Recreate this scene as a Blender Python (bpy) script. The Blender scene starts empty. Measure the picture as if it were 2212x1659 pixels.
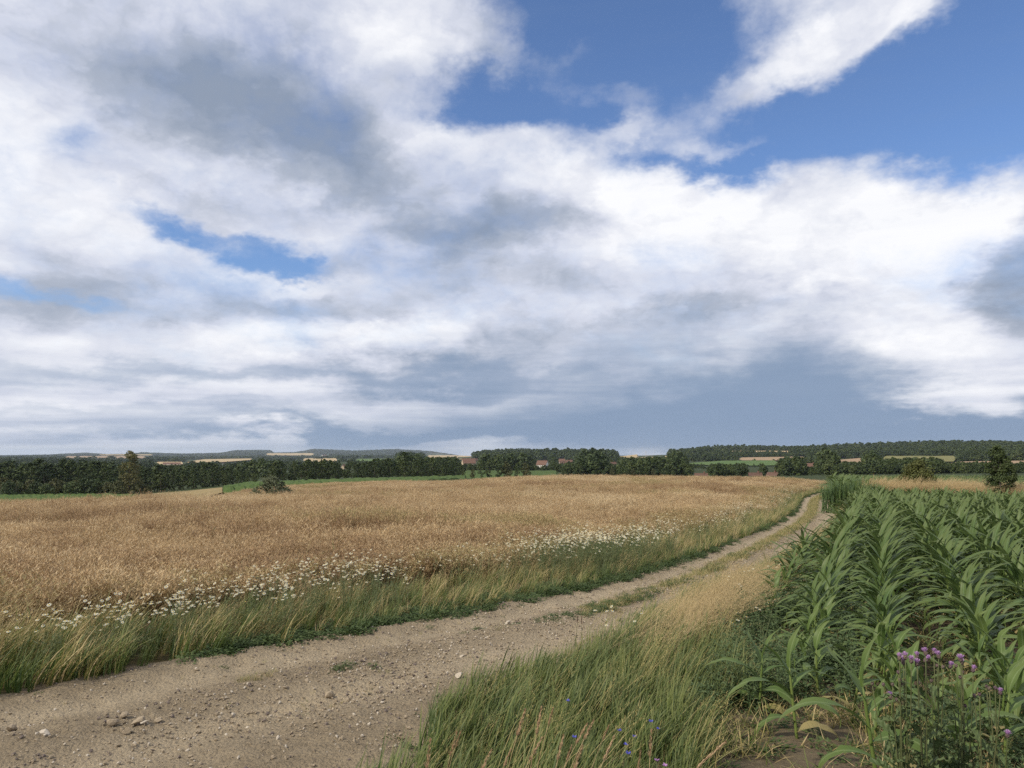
import bpy, bmesh, math, random
import numpy as np
from mathutils import Vector, Matrix
random.seed(7)
rng = np.random.default_rng(11)
scene = bpy.context.scene
COL = scene.collection
R = math.radians

# ------------------------------------------------------------------ camera
EYE = 1.65
PITCH = R(5.0)
FPX = 1661.0                       # focal length in pixels of a 2212 px wide frame
cam_d = bpy.data.cameras.new('camera')
cam = bpy.data.objects.new('camera', cam_d); COL.objects.link(cam)
cam.location = (0, 0, EYE)
cam.rotation_euler = (R(90) + PITCH, 0, 0)
cam_d.sensor_width = 36.0
cam_d.lens = 36.0 * FPX / 2212.0
cam_d.clip_start = 0.05
cam_d.clip_end = 60000
scene.camera = cam

# ------------------------------------------------------------------ exposure
vs = scene.view_settings
vs.view_transform = 'Standard'; vs.look = 'None'; vs.exposure = 0.10; vs.gamma = 1.0
vs.use_curve_mapping = False
scene.cycles.use_denoising = False
scene.cycles.max_bounces = 8
scene.cycles.diffuse_bounces = 3
scene.cycles.glossy_bounces = 2
scene.cycles.transmission_bounces = 4
scene.cycles.transparent_max_bounces = 8
scene.cycles.volume_bounces = 1
scene.cycles.sample_clamp_indirect = 6.0

# ------------------------------------------------------------------ sun
SUN_AZ, SUN_EL = R(-122), R(42)     # azimuth from +Y towards +X: the sun stands to the left
sd = Vector((math.sin(SUN_AZ) * math.cos(SUN_EL), math.cos(SUN_AZ) * math.cos(SUN_EL), math.sin(SUN_EL)))
sun_d = bpy.data.lights.new('sun', 'SUN')
sun_d.energy = 3.5
sun_d.angle = R(3.0)
sun_d.color = (1.0, 0.90, 0.74)
sun = bpy.data.objects.new('sun', sun_d); COL.objects.link(sun)
sun.rotation_euler = sd.to_track_quat('Z', 'Y').to_euler()
sun.location = (-30, 0, 40)

# ------------------------------------------------------------------ sky with clouds (directions only)
world = bpy.data.worlds.new('World'); scene.world = world
world.use_nodes = True
wt = world.node_tree
for n in list(wt.nodes): wt.nodes.remove(n)

class E:
    """socket arithmetic: each operation adds one Math node"""
    nt = None
    def __init__(s, v): s.v = v
    @staticmethod
    def m(op, *a):
        n = E.nt.nodes.new('ShaderNodeMath'); n.operation = op
        for i, q in enumerate(a):
            if isinstance(q, E): q = q.v
            if isinstance(q, (int, float)): n.inputs[i].default_value = q
            else: E.nt.links.new(q, n.inputs[i])
        return E(n.outputs[0])
    def __add__(s, o): return E.m('ADD', s, o)
    __radd__ = __add__
    def __sub__(s, o): return E.m('SUBTRACT', s, o)
    def __rsub__(s, o): return E.m('SUBTRACT', o, s)
    def __mul__(s, o): return E.m('MULTIPLY', s, o)
    __rmul__ = __mul__
    def __truediv__(s, o): return E.m('DIVIDE', s, o)
    def __rtruediv__(s, o): return E.m('DIVIDE', o, s)

def smooth(e, a, b, lo=0.0, hi=1.0):
    n = E.nt.nodes.new('ShaderNodeMapRange'); n.interpolation_type = 'SMOOTHSTEP'
    E.nt.links.new(e.v, n.inputs['Value'])
    n.inputs['From Min'].default_value = a; n.inputs['From Max'].default_value = b
    n.inputs['To Min'].default_value = lo; n.inputs['To Max'].default_value = hi
    return E(n.outputs['Result'])

def combine(x, y, z):
    n = E.nt.nodes.new('ShaderNodeCombineXYZ')
    for i, q in enumerate((x, y, z)):
        if isinstance(q, E): E.nt.links.new(q.v, n.inputs[i])
        else: n.inputs[i].default_value = q
    return n.outputs[0]

def noise(vec, scale, detail=6, rough=0.55, dist=0.0, lac=2.0):
    n = E.nt.nodes.new('ShaderNodeTexNoise')
    E.nt.links.new(vec, n.inputs['Vector'])
    n.inputs['Scale'].default_value = scale; n.inputs['Detail'].default_value = detail
    n.inputs['Roughness'].default_value = rough; n.inputs['Distortion'].default_value = dist
    n.inputs['Lacunarity'].default_value = lac
    return E(n.outputs['Fac'])

def mixc(f, a, b):
    n = E.nt.nodes.new('ShaderNodeMix'); n.data_type = 'RGBA'
    if isinstance(f, E): E.nt.links.new(f.v, n.inputs[0])
    else: n.inputs[0].default_value = f
    for q, i in ((a, 6), (b, 7)):
        if isinstance(q, tuple): n.inputs[i].default_value = (*q, 1.0)
        else: E.nt.links.new(q, n.inputs[i])
    return n.outputs[2]

def pix_dir(px, py):
    """direction of a photo pixel (2212 px frame) in world axes"""
    u = (px - 1106.0) / FPX; w = -(py - 829.5) / FPX
    d = Vector((u, math.cos(PITCH) - w * math.sin(PITCH), math.sin(PITCH) + w * math.cos(PITCH)))
    return d.normalized()
def azel(px, py):
    d = pix_dir(px, py)
    return math.atan2(d.x, d.y), math.asin(d.z)

E.nt = wt
tc = wt.nodes.new('ShaderNodeTexCoord')
sep = wt.nodes.new('ShaderNodeSeparateXYZ'); wt.links.new(tc.outputs['Generated'], sep.inputs[0])
dx, dy, dz = (E(sep.outputs[i]) for i in range(3))
az = E.m('ARCTAN2', dx, dy); el = E.m('ARCSINE', dz)
elc = E.m('MAXIMUM', el, -0.02)
hl = E.m('MAXIMUM', E.m('SQRT', dx * dx + dy * dy), 0.001)
gx, gy = dx / hl, dy / hl
gz = elc * 1.05 + E.m('LOGARITHM', elc + 0.10, 2.71828) * 0.27
gv = combine(gx, gy, gz)
wn = wt.nodes.new('ShaderNodeTexNoise'); wt.links.new(gv, wn.inputs['Vector'])
wn.inputs['Scale'].default_value = 4.2; wn.inputs['Detail'].default_value = 6; wn.inputs['Roughness'].default_value = 0.62
wv = wt.nodes.new('ShaderNodeVectorMath'); wv.operation = 'MULTIPLY_ADD'
wt.links.new(wn.outputs['Color'], wv.inputs[0])
wv.inputs[1].default_value = (0.26, 0.17, 0.0)
wt.links.new(combine(az - 0.13, el - 0.085, 0.0), wv.inputs[2])

def blob(cx, cy, rx, ry, rot, wgt):
    a0, e0 = azel(cx, cy)
    mp = wt.nodes.new('ShaderNodeMapping'); mp.vector_type = 'TEXTURE'
    wt.links.new(wv.outputs[0], mp.inputs['Vector'])
    mp.inputs['Location'].default_value = (a0, e0, 0)
    mp.inputs['Rotation'].default_value = (0, 0, R(rot))
    mp.inputs['Scale'].default_value = (rx / FPX * math.cos(a0), ry / FPX, 1)
    ln = wt.nodes.new('ShaderNodeVectorMath'); ln.operation = 'LENGTH'
    wt.links.new(mp.outputs[0], ln.inputs[0])
    return smooth(E(ln.outputs['Value']), 0.0, 1.75, wgt, 0.0)

def total(lst):
    t = None
    for q in lst:
        b = blob(*q)
        t = b if t is None else t + b
    return t

COVER = [(1330, 130, 330, 130, 0, -.80), (1900, 220, 420, 110, 0, -.80), (2230, 180, 300, 200, 0, -.75),
         (1250, -60, 280, 110, 0, -.5), (1020, 200, 130, 55, 0, -.35), (1520, 320, 320, 34, 0, -.38), (1150, 260, 160, 40, -10, -.25),
         (1600, 165, 400, 46, 20, .27), (1780, 85, 190, 44, 20, .36), (1560, 290, 150, 20, 2, .45), (1340, 265, 80, 30, 40, .28),
         (1980, 15, 120, 40, 20, .2), (1900, 238, 50, 12, 30, .35), (1250, 125, 130, 30, 6, .36), (1330, 180, 120, 24, 0, .3), (1060, 110, 90, 40, 0, .25),
         (470, 485, 180, 22, -8, -.58), (630, 548, 100, 20, -4, -.56), (190, 340, 70, 40, 0, -.22), (60, 640, 130, 18, -4, -.4),
         (950, 60, 160, 60, 0, .25), (2120, 430, 160, 80, 0, .3), (1700, 430, 500, 80, 0, .3)]
DARK = [(420, 170, 340, 125, -14, .62), (760, 330, 300, 90, -22, .46), (1060, 500, 260, 46, 4, .58), (620, 200, 220, 110, 0, .16),
        (1500, 690, 330, 40, 7, .34), (650, 650, 230, 34, 0, .22), (2185, 575, 84, 120, 0, .85), (880, 600, 380, 60, 0, .20), (300, 665, 420, 46, 0, .32), (200, 560, 260, 40, 0, .2), (1250, 600, 300, 60, 0, .16), (1000, 790, 500, 50, 0, .2),
        (1500, 430, 420, 90, 0, -.22), (1750, 500, 480, 120, 0, -.2), (2000, 590, 230, 160, 0, -.22), (760, 735, 320, 38, 0, -.36), (60, 400, 230, 130, 0, -.2), (640, 590, 150, 20, 0, -.3)]
STORM = [(1720, 860, 360, 90, 0, .95), (1250, 850, 420, 90, 0, .7), (2150, 930, 500, 46, 0, 1.1), (1450, 930, 600, 60, 0, .8),
         (800, 815, 360, 24, 0, .7), (250, 810, 320, 26, 0, .55), (300, 900, 400, 16, 0, .5), (700, 938, 500, 18, 0, .75), (1500, 720, 300, 40, 6, .3),
         (2040, 800, 170, 70, -20, -.6)]
cover_b, dark_b, storm_b = total(COVER), total(DARK), total(STORM)

# cloud heaps: rounded cells broken up by noise; a second look, a step towards the sun, gives lit and shaded sides
f1 = noise(gv, 3.4, 8, 0.58, 0.15)
ff = noise(combine(gx, gy, gz * 0.8 + 5.0), 15.0, 5, 0.62, 0.1)
def heaps(vec, scale):
    v_ = wt.nodes.new('ShaderNodeTexVoronoi'); v_.voronoi_dimensions = '3D'; v_.feature = 'F1'; v_.normalize = True
    wt.links.new(vec, v_.inputs['Vector']); v_.inputs['Scale'].default_value = scale
    v_.inputs['Detail'].default_value = 3.0; v_.inputs['Roughness'].default_value = 0.5; v_.inputs['Lacunarity'].default_value = 2.3
    return 1.0 - E(v_.outputs['Distance'])
hv = wt.nodes.new('ShaderNodeVectorMath'); hv.operation = 'MULTIPLY_ADD'
wt.links.new(wn.outputs['Color'], hv.inputs[0]); hv.inputs[1].default_value = (0.22, 0.22, 0.22); wt.links.new(gv, hv.inputs[2])
hv2 = wt.nodes.new('ShaderNodeVectorMath'); hv2.operation = 'ADD'
wt.links.new(hv.outputs[0], hv2.inputs[0]); hv2.inputs[1].default_value = (-0.020, -0.006, 0.030)
h1 = heaps(hv.outputs[0], 6.0); h2 = heaps(hv2.outputs[0], 6.0)
relief = h1 - h2
# low in the sky the layers lie flat: noise stretched along the horizon
band = noise(combine(gx, gy, gz * 4.5), 3.6, 6, 0.6, 0.3)
low = smooth(el, R(11), R(2.0))
fine = f1 * (1.0 - low * 0.7) + band * (low * 0.7)
cov = cover_b + 0.70 + (f1 - 0.5) * 0.9 + (h1 - 0.62) * 0.80 + (ff - 0.5) * 0.52 + low * 0.25
alpha = smooth(cov, 0.18, 0.92)
shade = dark_b + 0.295 + (fine - 0.5) * 1.05 + (ff - 0.5) * 0.30 - (h1 - 0.62) * 0.55 + relief * 1.5 * (1.0 - low * 0.6)
shade = E.m('MINIMUM', E.m('MAXIMUM', shade, 0.0), 1.0)
ramp = wt.nodes.new('ShaderNodeValToRGB')
wt.links.new(shade.v, ramp.inputs[0])
cr = ramp.color_ramp
cr.elements[0].position = 0.0; cr.elements[0].color = (0.93, 0.935, 0.96, 1)
cr.elements[1].position = 1.0; cr.elements[1].color = (0.265, 0.32, 0.42, 1)
e = cr.elements.new(0.36); e.color = (0.64, 0.67, 0.77, 1)
e = cr.elements.new(0.62); e.color = (0.42, 0.465, 0.56, 1)
CLOUD = ramp.outputs[0]
sky = wt.nodes.new('ShaderNodeTexSky'); sky.sky_type = 'NISHITA'; sky.sun_disc = False
sky.sun_elevation = SUN_EL; sky.sun_rotation = SUN_AZ
sky.air_density = 1.0; sky.dust_density = 0.6; sky.ozone_density = 1.6
SKY_STRENGTH = 0.10
skyc = wt.nodes.new('ShaderNodeMix'); skyc.data_type = 'RGBA'; skyc.blend_type = 'MULTIPLY'
skyc.inputs[0].default_value = 1.0
wt.links.new(sky.outputs[0], skyc.inputs[6]); skyc.inputs[7].default_value = (0.92, 1.08, 1.36, 1)
def up(c): return tuple(v / SKY_STRENGTH for v in c)
scl = wt.nodes.new('ShaderNodeMix'); scl.data_type = 'RGBA'; scl.blend_type = 'MULTIPLY'; scl.inputs[0].default_value = 1.0
scl.clamp_result = False
k = 1.0 / SKY_STRENGTH
wt.links.new(CLOUD, scl.inputs[6]); scl.inputs[7].default_value = (k, k, k, 1)
c1 = mixc(alpha, skyc.outputs[2], scl.outputs[2])
# the rain-dark distance under the clouds
storm_n = storm_b + (band - 0.5) * 0.7 + smooth(el, R(3.2), R(0.2)) * 0.55
stormf = smooth(storm_n, -0.12, 1.30, 0.0, 0.95)
paler = smooth(az, R(-4), R(-32))
storm_col = mixc(paler, up((0.215, 0.300, 0.440)), up((0.285, 0.370, 0.510)))
c2 = mixc(stormf, c1, storm_col)
bg = wt.nodes.new('ShaderNodeBackground'); bg.inputs['Strength'].default_value = SKY_STRENGTH
wt.links.new(c2, bg.inputs['Color'])
wo = wt.nodes.new('ShaderNodeOutputWorld'); wt.links.new(bg.outputs[0], wo.inputs['Surface'])
world.cycles.sampling_method = 'MANUAL'
world.cycles.sample_map_resolution = 512

# ------------------------------------------------------------------ mesh helpers
class MB:
    """collects vertices, faces, one uv per vertex and a material slot per face; mesh() makes one mesh of them"""
    def __init__(s): s.V = []; s.F = []; s.U = []; s.M = []
    def add(s, verts, faces, uvs=None, mat=0):
        o = len(s.V)
        s.V.extend([tuple(map(float, v)) for v in verts])
        s.U.extend(uvs if uvs is not None else [(0.5, 0.5)] * len(verts))
        s.F.extend([tuple(i + o for i in f) for f in faces])
        s.M.extend([mat] * len(faces))
        return s
    def mesh(s, name, mats, smooth=False):
        me = bpy.data.meshes.new(name)
        me.from_pydata(s.V, [], s.F)
        for m in (mats if isinstance(mats, (list, tuple)) else [mats]): me.materials.append(m)
        uv = me.uv_layers.new(name='UVMap')
        li = np.empty(len(me.loops), np.int32); me.loops.foreach_get('vertex_index', li)
        uv.data.foreach_set('uv', np.asarray(s.U, np.float32)[li].ravel())
        if any(s.M): me.polygons.foreach_set('material_index', s.M)
        if smooth: me.polygons.foreach_set('use_smooth', [True] * len(me.polygons))
        me.update()
        return me

def ribbon(mb, pts, widths, side, mat=0, u0=0.0, fold=0.0, wave=0.0):
    """a strip of grass: two vertices per point, or three (with a folded midrib) if fold is set"""
    n = len(pts); V = []; U = []; F = []
    side = Vector(side).normalized()
    ph = random.random() * 6
    for i, (p, w) in enumerate(zip(pts, widths)):
        p = Vector(p); t = i / (n - 1)
        if fold:
            tan = Vector(pts[min(i + 1, n - 1)]) - Vector(pts[max(i - 1, 0)])
            up = side.cross(tan)
            up = up.normalized() if up.length > 1e-9 else Vector((0, 0, 1))
            if up.z < 0 and tan.z > -abs(tan.length) * 0.2: up = -up
            a = up * (w * fold); wv = wave * w * math.sin(ph + t * 11)
            V += [p - side * (w / 2) + a + up * wv, p, p + side * (w / 2) + a - up * wv]
            U += [(0, t), (0.5, t), (1, t)]
            if i:
                k = 3 * i
                F += [(k - 3, k - 2, k + 1, k), (k - 2, k - 1, k + 2, k + 1)]
        else:
            if i == n - 1:
                V += [p]; U += [(0.5, 1)]; k = 2 * i
                F += [(k - 2, k - 1, k)]
            else:
                V += [p - side * (w / 2), p + side * (w / 2)]; U += [(0, t), (1, t)]
                if i:
                    k = 2 * i; F += [(k - 2, k - 1, k + 1, k)]
    mb.add(V, F, U, mat)

def tube(mb, pts, radii, n=6, mat=0, cap=True):
    V = []; U = []; F = []
    m = len(pts)
    for i, (p, r) in enumerate(zip(pts, radii)):
        p = Vector(p)
        t = Vector(pts[min(i + 1, m - 1)]) - Vector(pts[max(i - 1, 0)])
        t = t.normalized() if t.length > 1e-9 else Vector((0, 0, 1))
        a = t.cross(Vector((0.31, 0.95, 0.05))); a = a.normalized() if a.length > 1e-6 else Vector((1, 0, 0))
        b = t.cross(a)
        for k in range(n):
            th = 2 * math.pi * k / n
            V.append(p + (a * math.cos(th) + b * math.sin(th)) * r); U.append((k / n, i / (m - 1)))
        if i:
            o = i * n
            for k in range(n):
                F.append((o - n + k, o - n + (k + 1) % n, o + (k + 1) % n, o + k))
    if cap:
        F.append(tuple(reversed(range(n)))); F.append(tuple((m - 1) * n + k for k in range(n)))
    mb.add(V, F, U, mat)

def link(name, me, parent=None, loc=(0, 0, 0), rot=(0, 0, 0), scale=(1, 1, 1)):
    o = bpy.data.objects.new(name, me)
    COL.objects.link(o)
    o.location = loc; o.rotation_euler = rot; o.scale = scale
    if parent is not None: o.parent = parent
    return o
def tag(o, label=None, cat=None, group=None, kind=None):
    if label: o['label'] = label
    if cat: o['category'] = cat
    if group: o['group'] = group
    if kind: o['kind'] = kind
    return o

def copy_tree(src, loc, rotz=0.0, scale=1.0, name=None):
    """a copy of a thing with its parts and sub-parts; mesh data stay shared"""
    c = src.copy(); COL.objects.link(c)
    c.location = loc; c.rotation_euler = (src.rotation_euler[0], src.rotation_euler[1], rotz)
    c.scale = (scale, scale, scale) if isinstance(scale, (int, float)) else scale
    for ch in KIDS.get(src.name, ()):
        d = ch.copy(); COL.objects.link(d); d.parent = c
        for g in KIDS.get(ch.name, ()):
            e_ = g.copy(); COL.objects.link(e_); e_.parent = d
    return c
KIDS = {}
def part(name, me, parent, **kw):
    o = link(name, me, parent, **kw)
    KIDS.setdefault(parent.name, []).append(o)
    return o

_groups = {}
def scatter(name, P, rot, scl, idx, variants, label, cat, kind='stuff'):
    """uncountable growth: one object whose points carry instances of a few meshes"""
    me = bpy.data.meshes.new(name)
    P = np.asarray(P, np.float32)
    me.vertices.add(len(P)); me.vertices.foreach_set('co', P.ravel())
    for nm, ty, key, dat in (('rot', 'FLOAT_VECTOR', 'vector', rot), ('scl', 'FLOAT_VECTOR', 'vector', scl), ('idx', 'INT', 'value', idx)):
        at = me.attributes.new(nm, ty, 'POINT')
        at.data.foreach_set(key, np.asarray(dat, np.int32 if ty == 'INT' else np.float32).ravel())
    me.update()
    o = link(name, me)
    key = tuple(v.name for v in variants)
    if key not in _groups:
        c = bpy.data.collections.new('kit_' + name)
        for i, v in enumerate(variants):
            k_ = bpy.data.objects.new('kit_%s_%03d' % (name, i), v); c.objects.link(k_)
        ng = bpy.data.node_groups.new('grow_' + name, 'GeometryNodeTree')
        ng.interface.new_socket('Geometry', in_out='INPUT', socket_type='NodeSocketGeometry')
        ng.interface.new_socket('Geometry', in_out='OUTPUT', socket_type='NodeSocketGeometry')
        N = ng.nodes
        gi, go = N.new('NodeGroupInput'), N.new('NodeGroupOutput')
        ip = N.new('GeometryNodeInstanceOnPoints'); ci = N.new('GeometryNodeCollectionInfo')
        ci.inputs['Collection'].default_value = c
        ci.inputs['Separate Children'].default_value = True
        ci.inputs['Reset Children'].default_value = True
        ip.inputs['Pick Instance'].default_value = True
        ng.links.new(gi.outputs[0], ip.inputs['Points']); ng.links.new(ci.outputs[0], ip.inputs['Instance'])
        for nm, ty, sock in (('rot', 'FLOAT_VECTOR', 'Rotation'), ('scl', 'FLOAT_VECTOR', 'Scale'), ('idx', 'INT', 'Instance Index')):
            na = N.new('GeometryNodeInputNamedAttribute'); na.data_type = ty; na.inputs['Name'].default_value = nm
            if sock == 'Rotation':
                er = N.new('FunctionNodeEulerToRotation')
                ng.links.new(na.outputs['Attribute'], er.inputs[0]); ng.links.new(er.outputs[0], ip.inputs[sock])
            else: ng.links.new(na.outputs['Attribute'], ip.inputs[sock])
        ng.links.new(ip.outputs[0], go.inputs[0])
        _groups[key] = ng
    md = o.modifiers.new('grow', 'NODES'); md.node_group = _groups[key]
    return tag(o, label, cat, kind=kind)

# ------------------------------------------------------------------ terrain: height table over bearing and distance
def v_of(py):                                   # photo row -> fall per metre along the view axis
    w = -(py - 829.5) / FPX
    return -(math.sin(PITCH) + w * math.cos(PITCH)) / (math.cos(PITCH) - w * math.sin(PITCH))
def bearing(px): return math.degrees(math.atan((px - 1106.0) / FPX))
_near = {'L': [(0, 0), (5, -.18), (10, -.38), (16, -.66), (25, -.95), (45, -1.5), (60, -2.6), (100, -6.6), (200, -12.0)],
         'ML': [(0, 0), (5, -.16), (10, -.36), (16, -.62), (25, -.95), (50, -1.85), (75, -3.0), (130, -4.6), (200, -7.2)],
         'MM': [(0, 0), (5, -.15), (10, -.34), (16, -.60), (25, -.95), (50, -1.75), (75, -2.5), (130, -4.1), (200, -6.4)],
         'C': [(0, 0), (5, -.15), (10, -.34), (16, -.60), (25, -.95), (50, -1.6), (75, -1.85), (100, -2.2), (140, -3.7), (200, -7.0)],
         'R': [(0, 0), (5, -.14), (10, -.33), (16, -.58), (25, -.95), (40, -1.5), (60, -2.2), (120, -3.9), (200, -5.6)]}
_far = {0: ('L', [(300, 1071), (500, 1046), (1000, 1018), (2000, 1004), (4000, 995), (6500, 989), (8500, 985), (9300, 982), (11000, 986), (16000, 990)]),
        280: ('L', [(300, 1068), (500, 1044), (1000, 1018), (2000, 1003), (4000, 994), (6500, 987), (8500, 982), (9300, 979), (11000, 984), (16000, 990)]),
        560: ('ML', [(300, 1042), (500, 1030), (1000, 1015), (2000, 1002), (4000, 993), (6500, 986), (8500, 980), (9300, 977), (11000, 984), (16000, 990)]),
        870: ('MM', [(300, 1037), (500, 1025), (1000, 1010), (1800, 998), (2600, 992), (4000, 991), (6500, 985), (8500, 979), (9300, 976), (11000, 984), (16000, 990)]),
        1106: ('C', [(300, 1036), (500, 1023), (800, 1012), (1200, 1002), (1800, 990), (2400, 980), (3200, 988), (6000, 990), (16000, 990)]),
        1290: ('C', [(300, 1035), (500, 1022), (800, 1011), (1200, 1001), (1800, 986), (2400, 974), (3200, 988), (6000, 990), (16000, 990)]),
        1380: ('C', [(300, 1035), (500, 1022), (800, 1011), (1200, 1001), (1800, 988), (2400, 979), (3200, 988), (6000, 990), (16000, 990)]),
        1700: ('C', [(300, 1033), (500, 1022), (800, 1010), (1200, 999), (1800, 983), (2400, 974), (3200, 987), (6000, 990), (16000, 990)]),
        1950: ('R', [(300, 1026), (500, 1018), (800, 1007), (1200, 996), (1800, 980), (2400, 967), (3200, 985), (6000, 990), (16000, 990)]),
        2212: ('R', [(300, 1026), (500, 1018), (800, 1006), (1200, 994), (1800, 978), (2400, 963), (3200, 985), (6000, 990), (16000, 990)])}
RIDGE = ([-200, 0, 80, 130, 190, 260, 310, 400, 480, 510, 583, 592, 640, 680, 770, 860, 930, 980, 1010, 1100], [988, 989, 988, 985, 983, 988, 982, 985, 983, 977.5, 977, 983, 982, 975, 979, 975, 978, 984, 990, 992])
_LR = np.arange(0.0, 9.85, 0.06)                  # log(1 + r)
_AZ = np.arange(-180.0, 181.0, 1.0)
def _build():
    cols = []
    base = sorted(_far.items())
    table = dict(base)
    for px in (80, 130, 190, 235, 340, 400, 450, 500, 583, 600, 640, 680, 725, 770, 815, 930, 980):
        lo_, hi_ = [b for b in base if b[0] <= px][-1], [b for b in base if b[0] > px][0]
        f_ = (px - lo_[0]) / (hi_[0] - lo_[0]); rs_ = sorted({q[0] for q in lo_[1][1]} | {q[0] for q in hi_[1][1]})
        iv = lambda L, r: np.interp(math.log(r), [math.log(q[0]) for q in L], [q[1] for q in L])
        table[px] = ((lo_ if f_ < .5 else hi_)[1][0], [(r, (1 - f_) * iv(lo_[1][1], r) + f_ * iv(hi_[1][1], r)) for r in rs_])
    for px in list(table):
        if px <= 980: table[px] = (table[px][0], [(r, 986.5 if r == 9300 else v) for r, v in table[px][1]])
    for px, (key, far) in sorted(table.items()):
        b = bearing(px); c = math.cos(R(b))
        rr = [p[0] for p in _near[key]] + [p[0] for p in far]
        zz = [p[1] for p in _near[key]] + [EYE - v_of(p[1]) * p[0] * c for p in far]
        cols.append((b, np.interp(_LR, np.log1p(rr), zz)))
    lo, hi = cols[0][1], cols[-1][1]
    back = 0.5 * (lo + hi)
    cols = [(-180, back), (-130, back), (-60, lo)] + cols + [(60, hi), (130, back), (180, back)]
    bs = np.array([c[0] for c in cols]); T = np.array([c[1] for c in cols])
    G = np.stack([np.interp(_AZ, bs, T[:, j]) for j in range(T.shape[1])], 1)
    ker = np.array([1, 4, 6, 4, 1.]) / 16
    for _ in range(3):                              # round off the joints
        P_ = np.pad(G, ((2, 2), (0, 0)), 'edge'); G = sum(ker[i] * P_[i:i + G.shape[0]] for i in range(5))
    for _ in range(3):
        P_ = np.pad(G, ((0, 0), (2, 2)), 'edge'); G = sum(ker[i] * P_[:, i:i + G.shape[1]] for i in range(5))
    return G
_G = _build()
def vnoise(x, y, f, seed=0):
    """cheap value noise on arrays, 0..1"""
    x = np.asarray(x) * f + 13.7 * seed; y = np.asarray(y) * f - 7.1 * seed
    i = np.floor(x).astype(np.int64); j = np.floor(y).astype(np.int64); u = x - i; v = y - j
    u = u * u * (3 - 2 * u); v = v * v * (3 - 2 * v)
    def h(a, b):
        n_ = (a * 374761393 + b * 668265263 + seed * 974711) & 0x7fffffff
        n_ = ((n_ ^ (n_ >> 13)) * 1274126177) & 0x7fffffff
        return (n_ ^ (n_ >> 16)) % 65536 / 65535.0
    return (h(i, j) * (1 - u) + h(i + 1, j) * u) * (1 - v) + (h(i, j + 1) * (1 - u) + h(i + 1, j + 1) * u) * v
def H(x, y):
    x = np.asarray(x, float); y = np.asarray(y, float)
    r = np.log1p(np.hypot(x, y)); a = np.degrees(np.arctan2(x, y))
    fi = np.clip((a + 180.0), 0, len(_AZ) - 1.001); fj = np.clip(r / 0.06, 0, len(_LR) - 1.001)
    i = fi.astype(int); j = fj.astype(int); fi = fi - i; fj = fj - j
    z = (_G[i, j] * (1 - fi) * (1 - fj) + _G[i + 1, j] * fi * (1 - fj) + _G[i, j + 1] * (1 - fi) * fj + _G[i + 1, j + 1] * fi * fj)
    rr = np.hypot(x, y)
    z = z + (vnoise(x, y, .0032, 77) - .5) * 15.0 * np.clip((rr - 1100) / 900, 0, 1) * np.clip((5200 - rr) / 2000, 0, 1)
    pc = 1106 + FPX * x / np.maximum(y, 1.)
    z = z + np.where((y > 0) & (rr > 6500), (987 - np.interp(pc, *RIDGE)) * 5.4 * np.exp(-((rr - 9300) / 900.) ** 2), 0)
    return z - _G[180, 0]
def hit(px, py, r0=2.0, r1=14000.0):
    """first point of the terrain met by the ray of a photo pixel beyond distance r0"""
    d = pix_dir(px, py)
    h = math.hypot(d.x, d.y)
    r = np.exp(np.linspace(math.log(r0), math.log(r1), 4000))
    x = d.x / h * r; y = d.y / h * r; z = EYE + d.z / h * r
    b = np.nonzero(z <= H(x, y))[0]
    k_ = b[0] if len(b) else len(r) - 1
    return Vector((x[k_], y[k_], float(H(x[k_], y[k_]))))
def on(px, r):
    """terrain point on a photo column at a distance"""
    a = math.atan((px - 1106.0) / FPX)
    x, y = math.sin(a) * r, math.cos(a) * r
    return Vector((x, y, float(H(x, y))))

# the track: its left edge traced on the ground, then its width
DIR = np.array([math.sin(R(25.2)), math.cos(R(25.2))])      # along the corn rows
NRM = np.array([DIR[1], -DIR[0]])                           # to the right of them
_e = [hit(*p) for p in ((0, 1522), (250, 1462), (500, 1412), (760, 1372), (1000, 1330), (1200, 1288), (1400, 1240), (1560, 1184), (1680, 1132), (1713, 1110), (1733, 1078))]
LEFT = np.array([(-15.5, -1.2), (-9.5, 1.9)] + [(p.x, p.y) for p in _e])
LEFT = np.vstack([LEFT, LEFT[-1] + DIR * 14, LEFT[-1] + DIR * 34 + NRM * .8, LEFT[-1] + DIR * 60 + NRM * 3])
def resample(P, step):
    d = np.r_[0, np.cumsum(np.hypot(*np.diff(P, axis=0).T))]
    s_ = np.arange(0, d[-1], step)
    Q = np.stack([np.interp(s_, d, P[:, 0]), np.interp(s_, d, P[:, 1])], 1)
    n_ = max(3, int(2.2 / step)) | 1
    ker = np.hanning(n_ + 2)[1:-1]; ker /= ker.sum()
    W = np.pad(Q, ((n_ // 2, n_ // 2), (0, 0)), 'edge')
    return np.stack([np.convolve(W[:, i], ker, 'valid') for i in (0, 1)], 1)
LEFT = resample(LEFT, 0.5)
def frame(P):
    t = np.gradient(P, axis=0); t /= np.hypot(*t.T)[:, None]
    return t, np.stack([t[:, 1], -t[:, 0]], 1)
_t, _n = frame(LEFT)
_s = np.r_[0, np.cumsum(np.hypot(*np.diff(LEFT, axis=0).T))]
WID = np.interp(_s, [0, 11, 14, 16, 18, 22, 30, 60, 200], [3.5, 3.3, 2.9, 2.5, 2.2, 2.08, 2.05, 2.1, 2.1])
_pl = LEFT @ NRM; _cn = _n @ NRM                          # near the camera the right edge runs parallel to the corn rows
WID = np.where(_s < 24, np.clip((-2.42 - _pl) / np.maximum(_cn, .45), 1.9, 5.0), WID)
WID = np.convolve(np.pad(WID, 4, 'edge'), np.ones(9) / 9, 'valid')
RIGHT = LEFT + _n * WID[:, None]
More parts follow.
